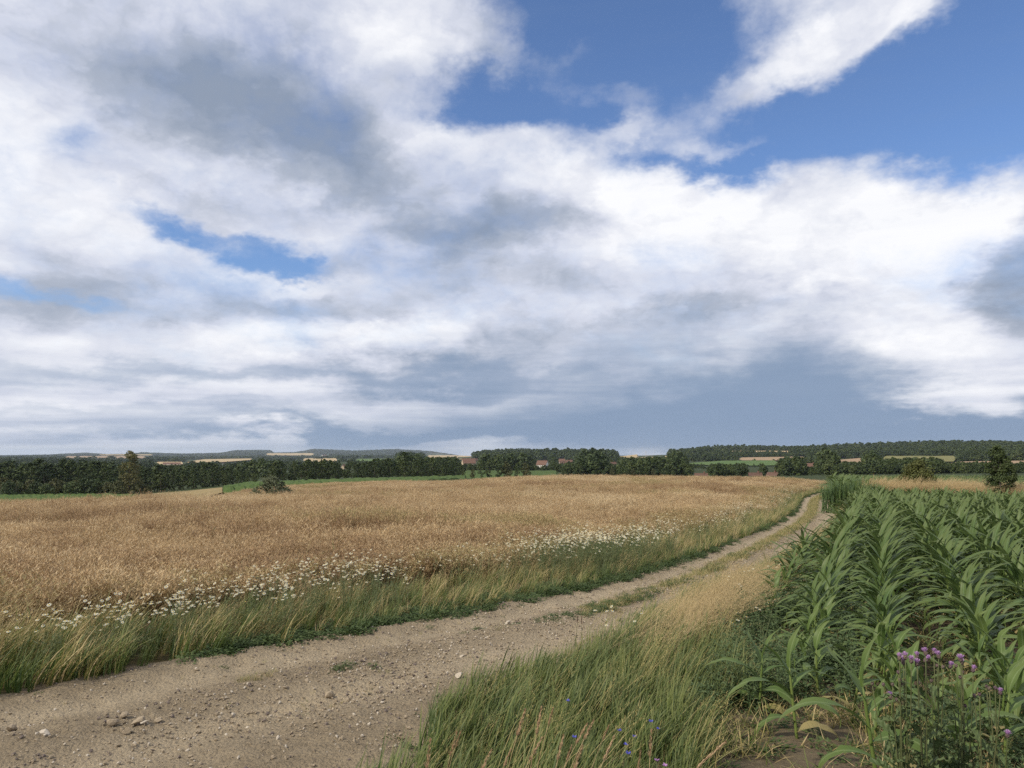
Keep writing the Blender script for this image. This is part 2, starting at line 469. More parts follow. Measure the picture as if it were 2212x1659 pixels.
def road_st(x, y):
    """(distance along the track, distance right of its left edge, width there) for points"""
    x = np.atleast_1d(x).astype(float); y = np.atleast_1d(y).astype(float)
    S = np.empty(len(x)); T = np.empty(len(x)); W = np.empty(len(x))
    for a in range(0, len(x), 4000):
        d2 = (x[a:a + 4000, None] - LEFT[None, :, 0]) ** 2 + (y[a:a + 4000, None] - LEFT[None, :, 1]) ** 2
        j = d2.argmin(1)
        rx, ry = x[a:a + 4000] - LEFT[j, 0], y[a:a + 4000] - LEFT[j, 1]
        S[a:a + 4000] = _s[j] + rx * _t[j, 0] + ry * _t[j, 1]
        T[a:a + 4000] = rx * _n[j, 0] + ry * _n[j, 1]; W[a:a + 4000] = WID[j]
    return S, T, W
def st_xy(s_, t_):
    s_ = np.asarray(s_, float)
    bx = np.interp(s_, _s, LEFT[:, 0]); by = np.interp(s_, _s, LEFT[:, 1])
    nx = np.interp(s_, _s, _n[:, 0]); ny = np.interp(s_, _s, _n[:, 1])
    return bx + nx * t_, by + ny * t_

# ------------------------------------------------------------------ materials
def new_mat(name):
    m = bpy.data.materials.new(name); m.use_nodes = True
    nt = m.node_tree; nt.nodes.clear(); E.nt = nt
    out = nt.nodes.new('ShaderNodeOutputMaterial')
    return m, nt, out
def principled(nt, col, rough=0.7, spec=0.3):
    b = nt.nodes.new('ShaderNodeBsdfPrincipled')
    if isinstance(col, tuple): b.inputs['Base Color'].default_value = (*col, 1)
    else: nt.links.new(col, b.inputs['Base Color'])
    b.inputs['Roughness'].default_value = rough
    b.inputs['Specular IOR Level'].default_value = spec
    return b
def objinfo_random(nt):
    return E(nt.nodes.new('ShaderNodeObjectInfo').outputs['Random'])
def leaf_mat(name, base, alt, tip=None, trans=0.3, rough=0.55, spec=0.35, rib=None, nscale=3.0, amount=1.0):
    """a plant surface: two colours mixed from plant to plant and along the blade, light shining through"""
    m, nt, out = new_mat(name)
    geo = nt.nodes.new('ShaderNodeNewGeometry'); uv = nt.nodes.new('ShaderNodeUVMap')
    sp = nt.nodes.new('ShaderNodeSeparateXYZ'); nt.links.new(uv.outputs[0], sp.inputs[0])
    f = objinfo_random(nt) * 0.55 * amount + noise(geo.outputs['Position'], nscale, 2, 0.6) * 0.9 * amount - 0.22
    f = E.m('MINIMUM', E.m('MAXIMUM', f, 0.0), 1.0)
    c = mixc(f, base, alt)
    if tip is not None: c = mixc(smooth(E(sp.outputs[1]), 0.35, 1.0), c, tip)
    if rib is not None:
        d = E.m('ABSOLUTE', E(sp.outputs[0]) - 0.5)
        c = mixc(smooth(d, 0.11, 0.03), c, rib)
    b = principled(nt, c, rough, spec)
    if trans > 0:
        t = nt.nodes.new('ShaderNodeBsdfTranslucent'); nt.links.new(c, t.inputs['Color'])
        mx = nt.nodes.new('ShaderNodeMixShader'); mx.inputs[0].default_value = trans
        nt.links.new(b.outputs[0], mx.inputs[1]); nt.links.new(t.outputs[0], mx.inputs[2])
        nt.links.new(mx.outputs[0], out.inputs[0])
    else: nt.links.new(b.outputs[0], out.inputs[0])
    return m
def plain_mat(name, col, alt=None, rough=0.8, scale=4.0, bump=0.0, spec=0.2):
    m, nt, out = new_mat(name)
    tcn = nt.nodes.new('ShaderNodeTexCoord')
    c = col
    if alt is not None:
        f = noise(tcn.outputs['Object'], scale, 5, 0.65) * 0.8 + objinfo_random(nt) * 0.45 - 0.15
        c = mixc(E.m('MINIMUM', E.m('MAXIMUM', f, 0.0), 1.0), col, alt)
    b = principled(nt, c, rough, spec)
    if bump:
        bp = nt.nodes.new('ShaderNodeBump'); bp.inputs['Strength'].default_value = bump; bp.inputs['Distance'].default_value = 0.05
        nt.links.new(noise(tcn.outputs['Object'], scale * 2.5, 5, 0.7).v, bp.inputs['Height']); nt.links.new(bp.outputs[0], b.inputs['Normal'])
    nt.links.new(b.outputs[0], out.inputs[0])
    return m

# bare dirt of the track
m, nt, out = new_mat('track_dirt'); DIRT = m
geo = nt.nodes.new('ShaderNodeNewGeometry'); P_ = geo.outputs['Position']
n1 = noise(P_, 0.9, 5, 0.6); n2 = noise(P_, 9.0, 6, 0.7); n3 = noise(P_, 60.0, 4, 0.7)
uv = nt.nodes.new('ShaderNodeUVMap'); sp = nt.nodes.new('ShaderNodeSeparateXYZ'); nt.links.new(uv.outputs[0], sp.inputs[0])
rut = E(sp.outputs[0])                                # 1 in the wheel ruts: packed pale dust
f = E.m('MINIMUM', E.m('MAXIMUM', n1 * 0.8 + n2 * 0.8 - 0.45 + rut * 0.40, 0.0), 1.0)
c = mixc(f, (0.190, 0.148, 0.096), (0.440, 0.362, 0.250))
c = mixc(smooth(n3, 0.62, 0.74) * 0.45, c, (0.42, 0.36, 0.28))
c = mixc(smooth(n3, 0.38, 0.28) * 0.5, c, (0.115, 0.085, 0.058))
b = principled(nt, c, 0.95, 0.1)
bp = nt.nodes.new('ShaderNodeBump'); bp.inputs['Strength'].default_value = 1.0; bp.inputs['Distance'].default_value = 0.055
vor = nt.nodes.new('ShaderNodeTexVoronoi'); vor.inputs['Scale'].default_value = 38.0; nt.links.new(P_, vor.inputs['Vector'])
nt.links.new((n2 * 0.8 + n3 * 0.5 - E(vor.outputs['Distance']) * 0.35).v, bp.inputs['Height'])
nt.links.new(bp.outputs[0], b.inputs['Normal']); nt.links.new(b.outputs[0], out.inputs[0])

# ground: soil colours are laid out per vertex, broken up by noise
m, nt, out = new_mat('ground_soil'); GROUND = m
at = nt.nodes.new('ShaderNodeAttribute'); at.attribute_name = 'soil'
geo = nt.nodes.new('ShaderNodeNewGeometry'); P_ = geo.outputs['Position']
n1 = noise(P_, 0.02, 6, 0.6); n2 = noise(P_, 5.0, 6, 0.7); n3 = noise(P_, 45.0, 4, 0.7)
hs = nt.nodes.new('ShaderNodeHueSaturation'); nt.links.new(at.outputs['Color'], hs.inputs['Color'])
nt.links.new((n1 * 0.5 + n2 * 0.7 + n3 * 0.5 + 0.15).v, hs.inputs['Value'])
b = principled(nt, hs.outputs[0], 0.95, 0.1)
bp = nt.nodes.new('ShaderNodeBump'); bp.inputs['Strength'].default_value = 0.9; bp.inputs['Distance'].default_value = 0.04
nt.links.new((n2 + n3 * 0.5).v, bp.inputs['Height']); nt.links.new(bp.outputs[0], b.inputs['Normal'])
nt.links.new(b.outputs[0], out.inputs[0])

# ------------------------------------------------------------------ ground
def rings_mesh():
    az_ = np.unique(np.r_[np.arange(-180, -46, 4.0), np.arange(-46, 46, 0.3), np.arange(46, 180, 4.0)])
    rr = np.exp(np.linspace(math.log(0.4), math.log(16000), 300))
    A, Q = np.meshgrid(np.radians(az_), rr)
    x = (np.sin(A) * Q).ravel(); y = (np.cos(A) * Q).ravel()
    z = H(x, y)
    r = np.hypot(x, y)
    z = z + np.where(r < 250, (vnoise(x, y, 1.3, 1) - .5) * .05 + (vnoise(x, y, 4.0, 2) - .5) * .03, (vnoise(x, y, .02, 3) - .5) * 1.5)
    S, T, W = road_st(x, y)
    near = r < 220
    inside = near & (T > -.1) & (T < W + .1)
    z = z - np.where(inside, 0.10, 0.0)
    col_ = np.empty((len(x), 4)); col_[:] = (0.042, 0.056, 0.024, 1)            # valley grass
    p = x * NRM[0] + y * NRM[1]
    left = near & (T <= -.1)
    col_[left] = (0.125, 0.085, 0.048, 1)                                         # under the ripe crop
    col_[left & (T > -1.9)] = (0.075, 0.062, 0.030, 1)
    right = near & (T >= W + .1)
    col_[right] = (0.085, 0.064, 0.042, 1)                                        # corn soil
    col_[right & (p < -1.0)] = (0.070, 0.058, 0.030, 1)
    headland = right & (np.hypot(x - 2.0, y - 4.6) < 2.2) & (p > -1.25)
    col_[headland] = (0.140, 0.112, 0.072, 1)                                     # bare dry patch in front of the corn
    dirt = near & (T > -.22) & (T < W + .25)
    col_[dirt] = (0.235, 0.180, 0.125, 1)
    na = len(az_); F = []
    for i in range(len(rr) - 1):
        for j in range(na - 1):
            a = i * na + j
            F.append((a, a + 1, a + na + 1, a + na))
        F.append((i * na + na - 1, i * na, (i + 1) * na, (i + 1) * na + na - 1))
    F.append(tuple(reversed(range(na))))
    me = bpy.data.meshes.new('ground')
    me.from_pydata(np.stack([x, y, z], 1).tolist(), [], F)
    me.materials.append(GROUND)
    ca = me.color_attributes.new('soil', 'FLOAT_COLOR', 'POINT')
    ca.data.foreach_set('color', col_.astype(np.float32).ravel())
    me.polygons.foreach_set('use_smooth', [True] * len(me.polygons))
    me.update()
    return me
g_me = rings_mesh()
ground = link('ground', g_me)
tag(ground, 'rolling farmland falling away to a wide valley and low hills', 'ground', kind='structure')
# outward normals up
def face_up(me):
    bm = bmesh.new(); bm.from_mesh(me)
    s_ = sum(f.normal.z for f in bm.faces)
    if s_ < 0: bmesh.ops.reverse_faces(bm, faces=bm.faces)
    bm.to_mesh(me); bm.free(); me.update()
face_up(g_me)

# ------------------------------------------------------------------ dirt track
def track_relief(x, y, s_, tt_, q):
    """height of the trodden surface and how far a point lies in a wheel rut"""
    wob = (vnoise(s_, s_ * 0 + 3, .25, 9) - .5) * .10
    cs = np.interp(s_, [0, 14, 18, 22, 27, 40, 110], [1.6, 1.3, 1.12, .95, .78, .82, .86])
    r1 = np.exp(-((tt_ - cs * .48 - wob) / .30) ** 2); r2 = np.exp(-((tt_ - cs - .72 - wob) / .38) ** 2)
    rut_ = np.maximum(r1, r2)
    edge = np.clip(np.minimum(q + .14, 1.10 - q) / .16, 0, 1)
    z = H(x, y) + 0.022 - rut_ * .045 + (vnoise(x, y, .9, 4) - .5) * .05 + (vnoise(x, y, 4.2, 5) - .5) * .034 + (vnoise(x, y, 13., 6) - .5) * .022 * (.5 + vnoise(x, y, .7, 10)) + (vnoise(x, y, 30., 7) - .5) * .012
    tread = np.sin((s_ + np.abs(tt_ - cs - .8) * .8) * 2 * math.pi / .16) * np.exp(-((tt_ - cs - .8) / .22) ** 2) * np.clip(vnoise(x, y, .7, 8) * 3 - 1.0, 0, 1)
    z = z + np.clip(tread, -.3, 1) * .017 * (s_ < 34)
    z = z - (1 - edge) ** 2 * .13
    return z, rut_
def track_mesh():
    st = np.r_[np.arange(6.0, 25.0, 0.035), 25.0 + np.cumsum(np.linspace(0.04, 0.9, 260))]
    st = st[st < _s[-1] - 2]
    tt = np.linspace(-0.14, 1.10, 96)
    S, Q = np.meshgrid(st, tt, indexing='ij')
    wd = np.interp(S, _s, WID)
    T = Q * wd
    x, y = st_xy(S.ravel(), T.ravel())
    q = Q.ravel(); s_ = S.ravel()
    z, rut_ = track_relief(x, y, s_, T.ravel(), q)
    n, k_ = len(st), len(tt)
    idx = np.arange(n * k_).reshape(n, k_)
    F = np.stack([idx[:-1, :-1], idx[1:, :-1], idx[1:, 1:], idx[:-1, 1:]], -1).reshape(-1, 4)
    me = bpy.data.meshes.new('dirt_track')
    me.from_pydata(np.stack([x, y, z], 1).tolist(), [], F.tolist())
    me.materials.append(DIRT)
    uv = me.uv_layers.new(name='UVMap')
    li = np.empty(len(me.loops), np.int32); me.loops.foreach_get('vertex_index', li)
    uv.data.foreach_set('uv', np.stack([rut_, q], 1).astype(np.float32)[li].ravel())
    me.polygons.foreach_set('use_smooth', [True] * len(me.polygons)); me.update()
    face_up(me)
    return me
track = link('dirt_track', track_mesh())
tag(track, 'pale dirt farm track with two wheel ruts running past the cornfield', 'track', kind='structure')
def TZ(x, y):
    """height of the walked surface (track or soil)"""
    S, T, W = road_st(x, y)
    return float(track_relief(np.atleast_1d(x), np.atleast_1d(y), S, T, T / W)[0][0])

# ------------------------------------------------------------------ stones and gravel
STONE = plain_mat('stone', (0.42, 0.345, 0.245), (0.29, 0.23, 0.16), 0.9, 14.0, 0.5)
STONE_W = plain_mat('pale_stone', (0.58, 0.52, 0.43), (0.42, 0.36, 0.28), 0.85, 14.0, 0.4)
STONE_D = plain_mat('dark_stone', (0.13, 0.105, 0.10), (0.20, 0.16, 0.13), 0.85, 14.0, 0.4)
def stone_mesh(name, seed, mat, sub=2, flat=0.6):
    bm = bmesh.new(); bmesh.ops.create_icosphere(bm, subdivisions=sub, radius=0.5)
    rs = random.Random(seed)
    cuts = [(Vector((rs.uniform(-1, 1), rs.uniform(-1, 1), rs.uniform(-1, 1))).normalized(), rs.uniform(.20, .36)) for _ in range(10)]
    sc_ = Vector((1.0, rs.uniform(.62, .9), flat * rs.uniform(.8, 1.2)))
    for v in bm.verts:
        for d, lim in cuts:
            k_ = v.co.dot(d)
            if k_ > lim: v.co -= d * (k_ - lim)
        v.co *= 1 + rs.uniform(-.03, .03)
        v.co = Vector((v.co.x * sc_.x, v.co.y * sc_.y, v.co.z * sc_.z))
    me = bpy.data.meshes.new(name); bm.to_mesh(me); bm.free(); me.materials.append(mat)
    return me
PEB = [stone_mesh('pebble_kit', i, (STONE, STONE_D, STONE, STONE, STONE_W, STONE)[i], 1, .6) for i in range(6)]
BIG = [stone_mesh('stone_shape', 40 + i, (STONE, STONE, STONE_W)[i % 3], 2, .62) for i in range(6)]
named = [(26, 1570, .11, 0, 'angular tan stone at the frame edge of the dirt track'), (267, 1554, .09, 1, 'buff stone at the back of the loose stone heap on the track'),
         (243, 1568, .10, 3, 'rough tan stone at the west end of the loose stone heap'), (295, 1566, .115, 4, 'tall pale wedge stone, biggest of the loose stone heap on the track'),
         (313, 1565, .075, 2, 'small whitish stone leaning on the wedge stone of the heap'), (274, 1583, .085, 0, 'rounded stone at the front of the loose stone heap'),
         (344, 1556, .07, 1, 'dark edged stone at the east end of the loose stone heap'), (708, 1495, .12, 3, 'solitary grey-tan stone on the crown of the dirt track'),
         (663, 1475, .06, 4, 'little dark stone behind the solitary stone on the track crown'), (424, 1452, .05, 1, 'brown stone close under the grassy track edge'),
         (95, 1597, .10, 2, 'flat pale slab stone sunk in the near track'), (1097, 1351, .09, 5, 'flat white stone beside the grass tufts between the ruts'),
         (1164, 1287, .08, 2, 'white chip of stone in the far wheel rut'), (991, 1466, .10, 5, 'low pale stone bedded in the right wheel rut'), (826, 1522, .045, 2, 'small white pebble lying alone in the near rut')]
for px, py, sz, k_, lab in named:
    p = hit(px, py)
    o = link('stone', BIG[k_], loc=(p.x, p.y, TZ(p.x, p.y) + sz * .22), rot=(random.uniform(-.3, .3), random.uniform(-.3, .3), random.uniform(0, 6)), scale=(sz,) * 3)
    tag(o, lab, 'stone', 'stones on the dirt track')
rs = random.Random(5)
for i in range(36):
    s_ = rs.uniform(11.5, 22); q = rs.choice([.5, .5, .35, .6, .12, .9]) + rs.gauss(0, .08)
    w_ = float(np.interp(s_, _s, WID)); x, y = st_xy(s_, q * w_); sz = rs.uniform(.028, .06)
    o = link('stone', BIG[rs.randrange(6)], loc=(float(x), float(y), TZ(x, y) + sz * .2), rot=(rs.uniform(-.4, .4), rs.uniform(-.4, .4), rs.uniform(0, 6)), scale=(sz,) * 3)
    tag(o, 'small loose stone lying scattered on the dirt track', 'stone', 'small loose stones on the track')
def rots(n, lean=0.15, full=True):
    return np.stack([rng.normal(0, lean, n), rng.normal(0, lean, n), rng.uniform(0, 6.283, n) if full else rng.normal(0, .45, n)], 1)
def sc1(a): a = np.asarray(a); return np.stack([a, a, a], 1)
n = 120000
s_ = 9.5 + 45 * rng.random(n) ** 2.0
q = np.clip(np.where(rng.random(n) < .5, rng.normal(.5, .14, n), rng.uniform(-.02, 1.02, n)), -.03, 1.04)
x, y = st_xy(s_, q * np.interp(s_, _s, WID))
keep = (vnoise(x, y, 1.6, 21) * .7 + vnoise(x, y, 6., 22) * .5) > rng.uniform(.20, .85, n)
x, y, s_, q = x[keep], y[keep], s_[keep], q[keep]; n = len(x)
gz_ = track_relief(x, y, s_, q * np.interp(s_, _s, WID), q)[0]
size = .007 + .036 * rng.random(n) ** 4.2
scatter('gravel', np.stack([x, y, gz_ + size * .2], 1), rots(n, .5), sc1(size), rng.integers(0, 6, n), PEB,
        'fine gravel and crumbs of earth strewn over the dirt track', 'gravel')

# ------------------------------------------------------------------ low growth: kits of small plants
M_GRASS = leaf_mat('grass_green', (0.082, 0.132, 0.026), (0.150, 0.190, 0.046), (0.20, 0.215, 0.07), 0.36)
M_GRASS_D = leaf_mat('grass_deep_green', (0.044, 0.085, 0.020), (0.085, 0.130, 0.034), (0.12, 0.15, 0.05), 0.30)
M_STRAW = leaf_mat('dry_grass', (0.40, 0.30, 0.145), (0.52, 0.41, 0.22), None, 0.30)
M_STRAW_G = leaf_mat('half_dry_grass', (0.24, 0.225, 0.070), (0.40, 0.33, 0.125), (0.52, 0.42, 0.20), 0.32)
M_HERB = leaf_mat('herb_leaf', (0.040, 0.074, 0.020), (0.085, 0.120, 0.034), None, 0.25, 0.6)
M_WEED = leaf_mat('weed_leaf', (0.046, 0.088, 0.028), (0.090, 0.135, 0.050), (0.13, 0.17, 0.075), 0.25, 0.65)
M_POD = leaf_mat('rape_pod', (0.60, 0.440, 0.236), (0.34, 0.226, 0.112), None, 0.25, 0.6, nscale=0.45)
M_POD2 = leaf_mat('rape_pod_pale', (0.70, 0.560, 0.340), (0.50, 0.375, 0.215), None, 0.25, 0.6, nscale=0.45)
M_RSTEM = leaf_mat('rape_stem', (0.30, 0.195, 0.095), (0.21, 0.135, 0.070), None, 0.1, 0.7)
M_PETAL = leaf_mat('white_petal', (0.76, 0.77, 0.68), (0.62, 0.63, 0.52), None, 0.25, 0.6)
M_DISC = plain_mat('flower_disc', (0.62, 0.42, 0.04), (0.50, 0.36, 0.05), 0.8, 30.0)
M_FSTEM = leaf_mat('flower_stem', (0.090, 0.125, 0.045), (0.14, 0.16, 0.07), None, 0.2)
rk = random.Random(3)
WIND = Vector((0.92, 0.30, 0.0))

def blade(mb, base, h, lean, w, mat, bend=1.0, segs=4, wind=0.5, az_=None):
    """one grass blade: rises, then bows over, mostly down wind"""
    a = rk.uniform(0, 6.283) if az_ is None else az_
    d = Vector((math.cos(a), math.sin(a), 0)) * (1 - wind) + WIND * wind
    d.normalize()
    pts = []; ws = []
    for i in range(segs + 1):
        t = i / segs
        pts.append(Vector(base) + d * (lean * h * (t ** 1.7) * bend) + Vector((0, 0, h * (t - 0.28 * lean * t * t * bend))))
        ws.append(w * (1 - 0.55 * t))
    sd_ = Vector((-d.y, d.x, 0)) + Vector((rk.uniform(-.5, .5), rk.uniform(-.5, .5), rk.uniform(-.2, .2)))
    ribbon(mb, pts, ws, sd_, mat)
    return pts

def kit_grass(name, n, rad, h0, h1, w, mats, lean=(.2, .8), wind=.55, mix=(1.0,), segs=4):
    mb = MB()
    for i in range(n):
        a = rk.uniform(0, 6.283); r_ = rad * math.sqrt(rk.random())
        m_ = rk.choices(range(len(mats)), mix)[0]
        blade(mb, (math.cos(a) * r_, math.sin(a) * r_, -.02), rk.uniform(h0, h1), rk.uniform(*lean), w * rk.uniform(.7, 1.3), m_, wind=wind, segs=segs)
    return mb.mesh(name, mats)

def panicle(mb, top, direc, L, mat, n=16, spread=.05, size=.012):
    """an airy seed head: short slips set along the last stretch of a stem"""
    for i in range(n):
        t = i / (n - 1)
        p = top + direc * (L * t)
        d = Vector((rk.gauss(0, 1), rk.gauss(0, 1), rk.gauss(.5, .6))).normalized() + direc * .8
        q = p + d.normalized() * (spread * (1 - .7 * t) * rk.uniform(.4, 1.0))
        ribbon(mb, [p, (p + q) * .5 + Vector((0, 0, .002)), q], [.0016, size * .45, .001], Vector((rk.gauss(0, 1), rk.gauss(0, 1), .2)), mat)

def kit_seed_grass(name, n, rad, h0, h1, mats, wind=.75, lean=(.35, .8)):
    mb = MB()
    for i in range(n):
        a = rk.uniform(0, 6.283); r_ = rad * math.sqrt(rk.random())
        pts = blade(mb, (math.cos(a) * r_, math.sin(a) * r_, -.02), rk.uniform(h0, h1), rk.uniform(*lean), .0035, 0, wind=wind, segs=5)
        d = (pts[-1] - pts[-2]).normalized()
        panicle(mb, pts[-1] - d * .05, d, .13, 0, 14, .035, .011)
    for i in range(n):
        a = rk.uniform(0, 6.283); r_ = rad * math.sqrt(rk.random())
        blade(mb, (math.cos(a) * r_, math.sin(a) * r_, -.02), rk.uniform(h0, h1) * .55, rk.uniform(.3, .9), .006, rk.randrange(len(mats)), wind=.5)
    return mb.mesh(name, mats)

def leafy(mb, p, d, L, w, mat):
    """one small broad leaf of four triangles"""
    d = Vector(d).normalized(); s_ = d.cross(Vector((rk.gauss(0, .4), rk.gauss(0, .4), 1)))
    s_ = s_.normalized() if s_.length > 1e-6 else Vector((1, 0, 0))
    u_ = s_.cross(d)
    p = Vector(p)
    mb.add([p, p + d * L * .45 + s_ * w * .5 - u_ * .12 * L, p + d * L * .5 + u_ * .05 * L, p + d * L * .45 - s_ * w * .5 - u_ * .12 * L, p + d * L - u_ * .1 * L],
           [(0, 1, 2), (0, 2, 3), (1, 4, 2), (2, 4, 3)], [(.5, 0), (0, .5), (.5, .5), (1, .5), (.5, 1)], mat)

def kit_herb(name, n, rad, h, L, mats):
    mb = MB()
    for i in range(n):
        a = rk.uniform(0, 6.283); r_ = rad * rk.random() ** .6
        z = h * rk.random() * (1 - .6 * r_ / rad)
        b = rk.uniform(0, 6.283)
        leafy(mb, (math.cos(a) * r_, math.sin(a) * r_, z), (math.cos(b), math.sin(b), rk.uniform(-.1, .6)), L * rk.uniform(.6, 1.3), L * .6, rk.randrange(len(mats)))
    return mb.mesh(name, mats)

def kit_weed(name, n, rad, h0, h1, mats):
    mb = MB()
    for i in range(n):
        a = rk.uniform(0, 6.283); r_ = rad * math.sqrt(rk.random()); h = rk.uniform(h0, h1)
        base = Vector((math.cos(a) * r_, math.sin(a) * r_, -.02)); top = base + Vector((rk.gauss(.06, .06), rk.gauss(0, .06), h))
        ribbon(mb, [base, base.lerp(top, .5) + Vector((rk.gauss(0, .01), 0, 0)), top], [.006, .005, .003], (1, .3, 0), 0)
        for k_ in range(int(h * 75)):
            t = rk.uniform(.08, 1); b = rk.uniform(0, 6.283); L = rk.uniform(.025, .06) * (1.25 - .7 * t)
            out_ = rk.uniform(0, .09) * (1.1 - t)
            leafy(mb, base.lerp(top, t) + Vector((math.cos(b), math.sin(b), .3)) * out_, (math.cos(b), math.sin(b), rk.uniform(-.2, .9)), L, L * .5, 0)
    return mb.mesh(name, mats)

def kit_rape(name, n, rad, mats=None):
    mb = MB()
    def pods(p0, p1, k_):
        ax = (p1 - p0)
        for i in range(k_):
            t = (i + rk.random()) / k_
            p = p0 + ax * t; a = rk.uniform(0, 6.283)
            d = Vector((math.cos(a), math.sin(a), rk.uniform(.2, 1.1))).normalized()
            L = rk.uniform(.045, .075)
            q = p + d * L * .45; e_ = q + (d + Vector((0, 0, .5))).normalized() * L * .6
            ribbon(mb, [p, q, e_], [.002, .0105, .003], Vector((-d.y, d.x, rk.gauss(0, .6))), rk.choice((0, 0, 1)))
    for i in range(n):
        a = rk.uniform(0, 6.283); r_ = rad * math.sqrt(rk.random()); h = rk.uniform(.58, .86)
        b = Vector((math.cos(a) * r_, math.sin(a) * r_, 0))
        top = b + WIND * rk.uniform(.0, .22) + Vector((rk.gauss(0, .09), rk.gauss(0, .09), h))
        mid = b.lerp(top, .5) + Vector((rk.gauss(0, .03), rk.gauss(0, .03), .03))
        ribbon(mb, [b, mid, top], [.010, .008, .004], (rk.gauss(0, 1), rk.gauss(0, 1), 0), 2)
        pods(mid, top, 16)
        for j in range(4):
            t = rk.uniform(.35, .8); p0 = b.lerp(top, t); an = rk.uniform(0, 6.283)
            p1 = p0 + Vector((math.cos(an) * .15, math.sin(an) * .15, rk.uniform(.10, .30)))
            ribbon(mb, [p0, p0.lerp(p1, .5) + Vector((0, 0, -.015)), p1], [.005, .004, .002], (rk.gauss(0, 1), rk.gauss(0, 1), 0), 2)
            pods(p0.lerp(p1, .2), p1, 10)
    return mb.mesh(name, mats or [M_POD, M_POD2, M_RSTEM])

def flower_head(mb, c, up, r_, mp=0, md=1):
    up = up.normalized(); a = up.cross(Vector((.3, .9, .1))).normalized(); b = up.cross(a)
    n_ = 11; droop = rk.uniform(-.25, .35)
    for i in range(n_):
        th = 6.283 * i / n_ + rk.uniform(-.1, .1); th2 = th + .40; tm = th + .2
        di = lambda q: a * math.cos(q) + b * math.sin(q)
        mb.add([c + di(tm) * r_ * .25, c + di(th) * r_ * .8 - up * droop * r_ * .4, c + di(tm) * r_ - up * droop * r_ * .6, c + di(th2) * r_ * .8 - up * droop * r_ * .4], [(0, 1, 2, 3)], None, mp)
    V = [c + (a * math.cos(6.283 * k_ / 6) + b * math.sin(6.283 * k_ / 6)) * r_ * .36 for k_ in range(6)] + [c + up * r_ * .26]
    mb.add(V, [(k_, (k_ + 1) % 6, 6) for k_ in range(6)], None, md)
def kit_chamomile(name, n, h0, h1, r_=.017, joined=True):
    """branching stems with feathery leaves; heads joined, or returned as places for head parts"""
    mb = MB(); heads = []
    for i in range(n):
        a = rk.uniform(0, 6.283); h = rk.uniform(h0, h1)
        b = Vector((math.cos(a) * .03, math.sin(a) * .03, -.01))
        top = b + WIND * rk.uniform(0, .12) + Vector((rk.gauss(0, .09), rk.gauss(0, .09), h))
        mid = b.lerp(top, .55) + Vector((rk.gauss(0, .02), rk.gauss(0, .02), .02))
        ribbon(mb, [b, mid, top], [.005, .004, .0025], (rk.gauss(0, 1), rk.gauss(0, 1), 0), 2)
        for k_ in range(9):
            t = rk.uniform(.1, .8); p = b.lerp(top, t); an = rk.uniform(0, 6.283)
            d = Vector((math.cos(an), math.sin(an), rk.uniform(.1, .8))).normalized()
            ribbon(mb, [p, p + d * .035, p + d * .06], [.004, .006, .001], (rk.gauss(0, 1), rk.gauss(0, 1), .4), 2)
        heads.append((top, Vector((rk.gauss(.1, .3), rk.gauss(-.1, .3), 1))))
    if joined:
        for p, u_ in heads: flower_head(mb, p, u_, r_ * rk.uniform(.8, 1.15))
        return mb.mesh(name, [M_PETAL, M_DISC, M_FSTEM])
    return mb.mesh(name, [M_PETAL, M_DISC, M_FSTEM]), heads

M_PODD = leaf_mat('rape_pod_dark', (0.38, 0.250, 0.130), (0.23, 0.145, 0.074), None, 0.2, 0.6, nscale=0.45)
M_PODG = leaf_mat('rape_pod_greenish', (0.30, 0.27, 0.115), (0.44, 0.34, 0.165), None, 0.2, 0.6, nscale=0.45)
K_RAPE = [kit_rape('rape_kit', 26, .42) for _ in range(5)]
K_RAPE += [kit_rape('rape_kit', 26, .42, [M_POD2, M_POD2, M_RSTEM]) for _ in range(2)]
K_RAPE += [kit_rape('rape_kit', 24, .42, [M_PODD, M_POD, M_RSTEM]) for _ in range(2)]
K_RAPE += [kit_rape('rape_kit', 24, .42, [M_PODG, M_POD, M_RSTEM]) for _ in range(2)]
K_GREEN = [kit_grass('grass_kit', 30, .10, .16, .50, .0088, [M_GRASS, M_GRASS_D, M_STRAW_G], mix=(.58, .36, .06)) for _ in range(5)]
K_GREEN += [kit_seed_grass('seed_grass_kit', 9, .10, .38, .56, [M_STRAW_G, M_GRASS]) for _ in range(2)]
K_DEEP = [kit_grass('deep_grass_kit', 30, .11, .18, .48, .0115, [M_GRASS_D, M_GRASS], mix=(.75, .25)) for _ in range(5)]
K_OLIVE = [kit_grass('olive_grass_kit', 22, .10, .20, .58, .0095, [M_STRAW_G, M_GRASS, M_STRAW], mix=(.5, .3, .2), lean=(.3, .9)) for _ in range(4)]
K_OLIVE += [kit_seed_grass('olive_seed_kit', 8, .10, .40, .68, [M_STRAW, M_STRAW_G]) for _ in range(2)]
K_TAN = [kit_seed_grass('tan_grass_kit', 16, .10, .42, .62, [M_STRAW, M_STRAW_G], .9, (.55, 1.1)) for _ in range(4)]
K_HERB = [kit_herb('herb_kit', 60, .11, .09, .032, [M_HERB]) for _ in range(4)]
K_WEED = [kit_weed('weed_kit', 4, .09, .22, .46, [M_WEED]) for _ in range(5)]
K_DRY = [kit_grass('dry_tuft_kit', 13, .05, .04, .13, .004, [M_STRAW_G, M_STRAW, M_GRASS], lean=(.3, 1.3), wind=.1, mix=(.4, .3, .3), segs=3) for _ in range(4)]
K_CHAM = [kit_chamomile('chamomile_kit', 8, .42, .64, .0175) for _ in range(4)]

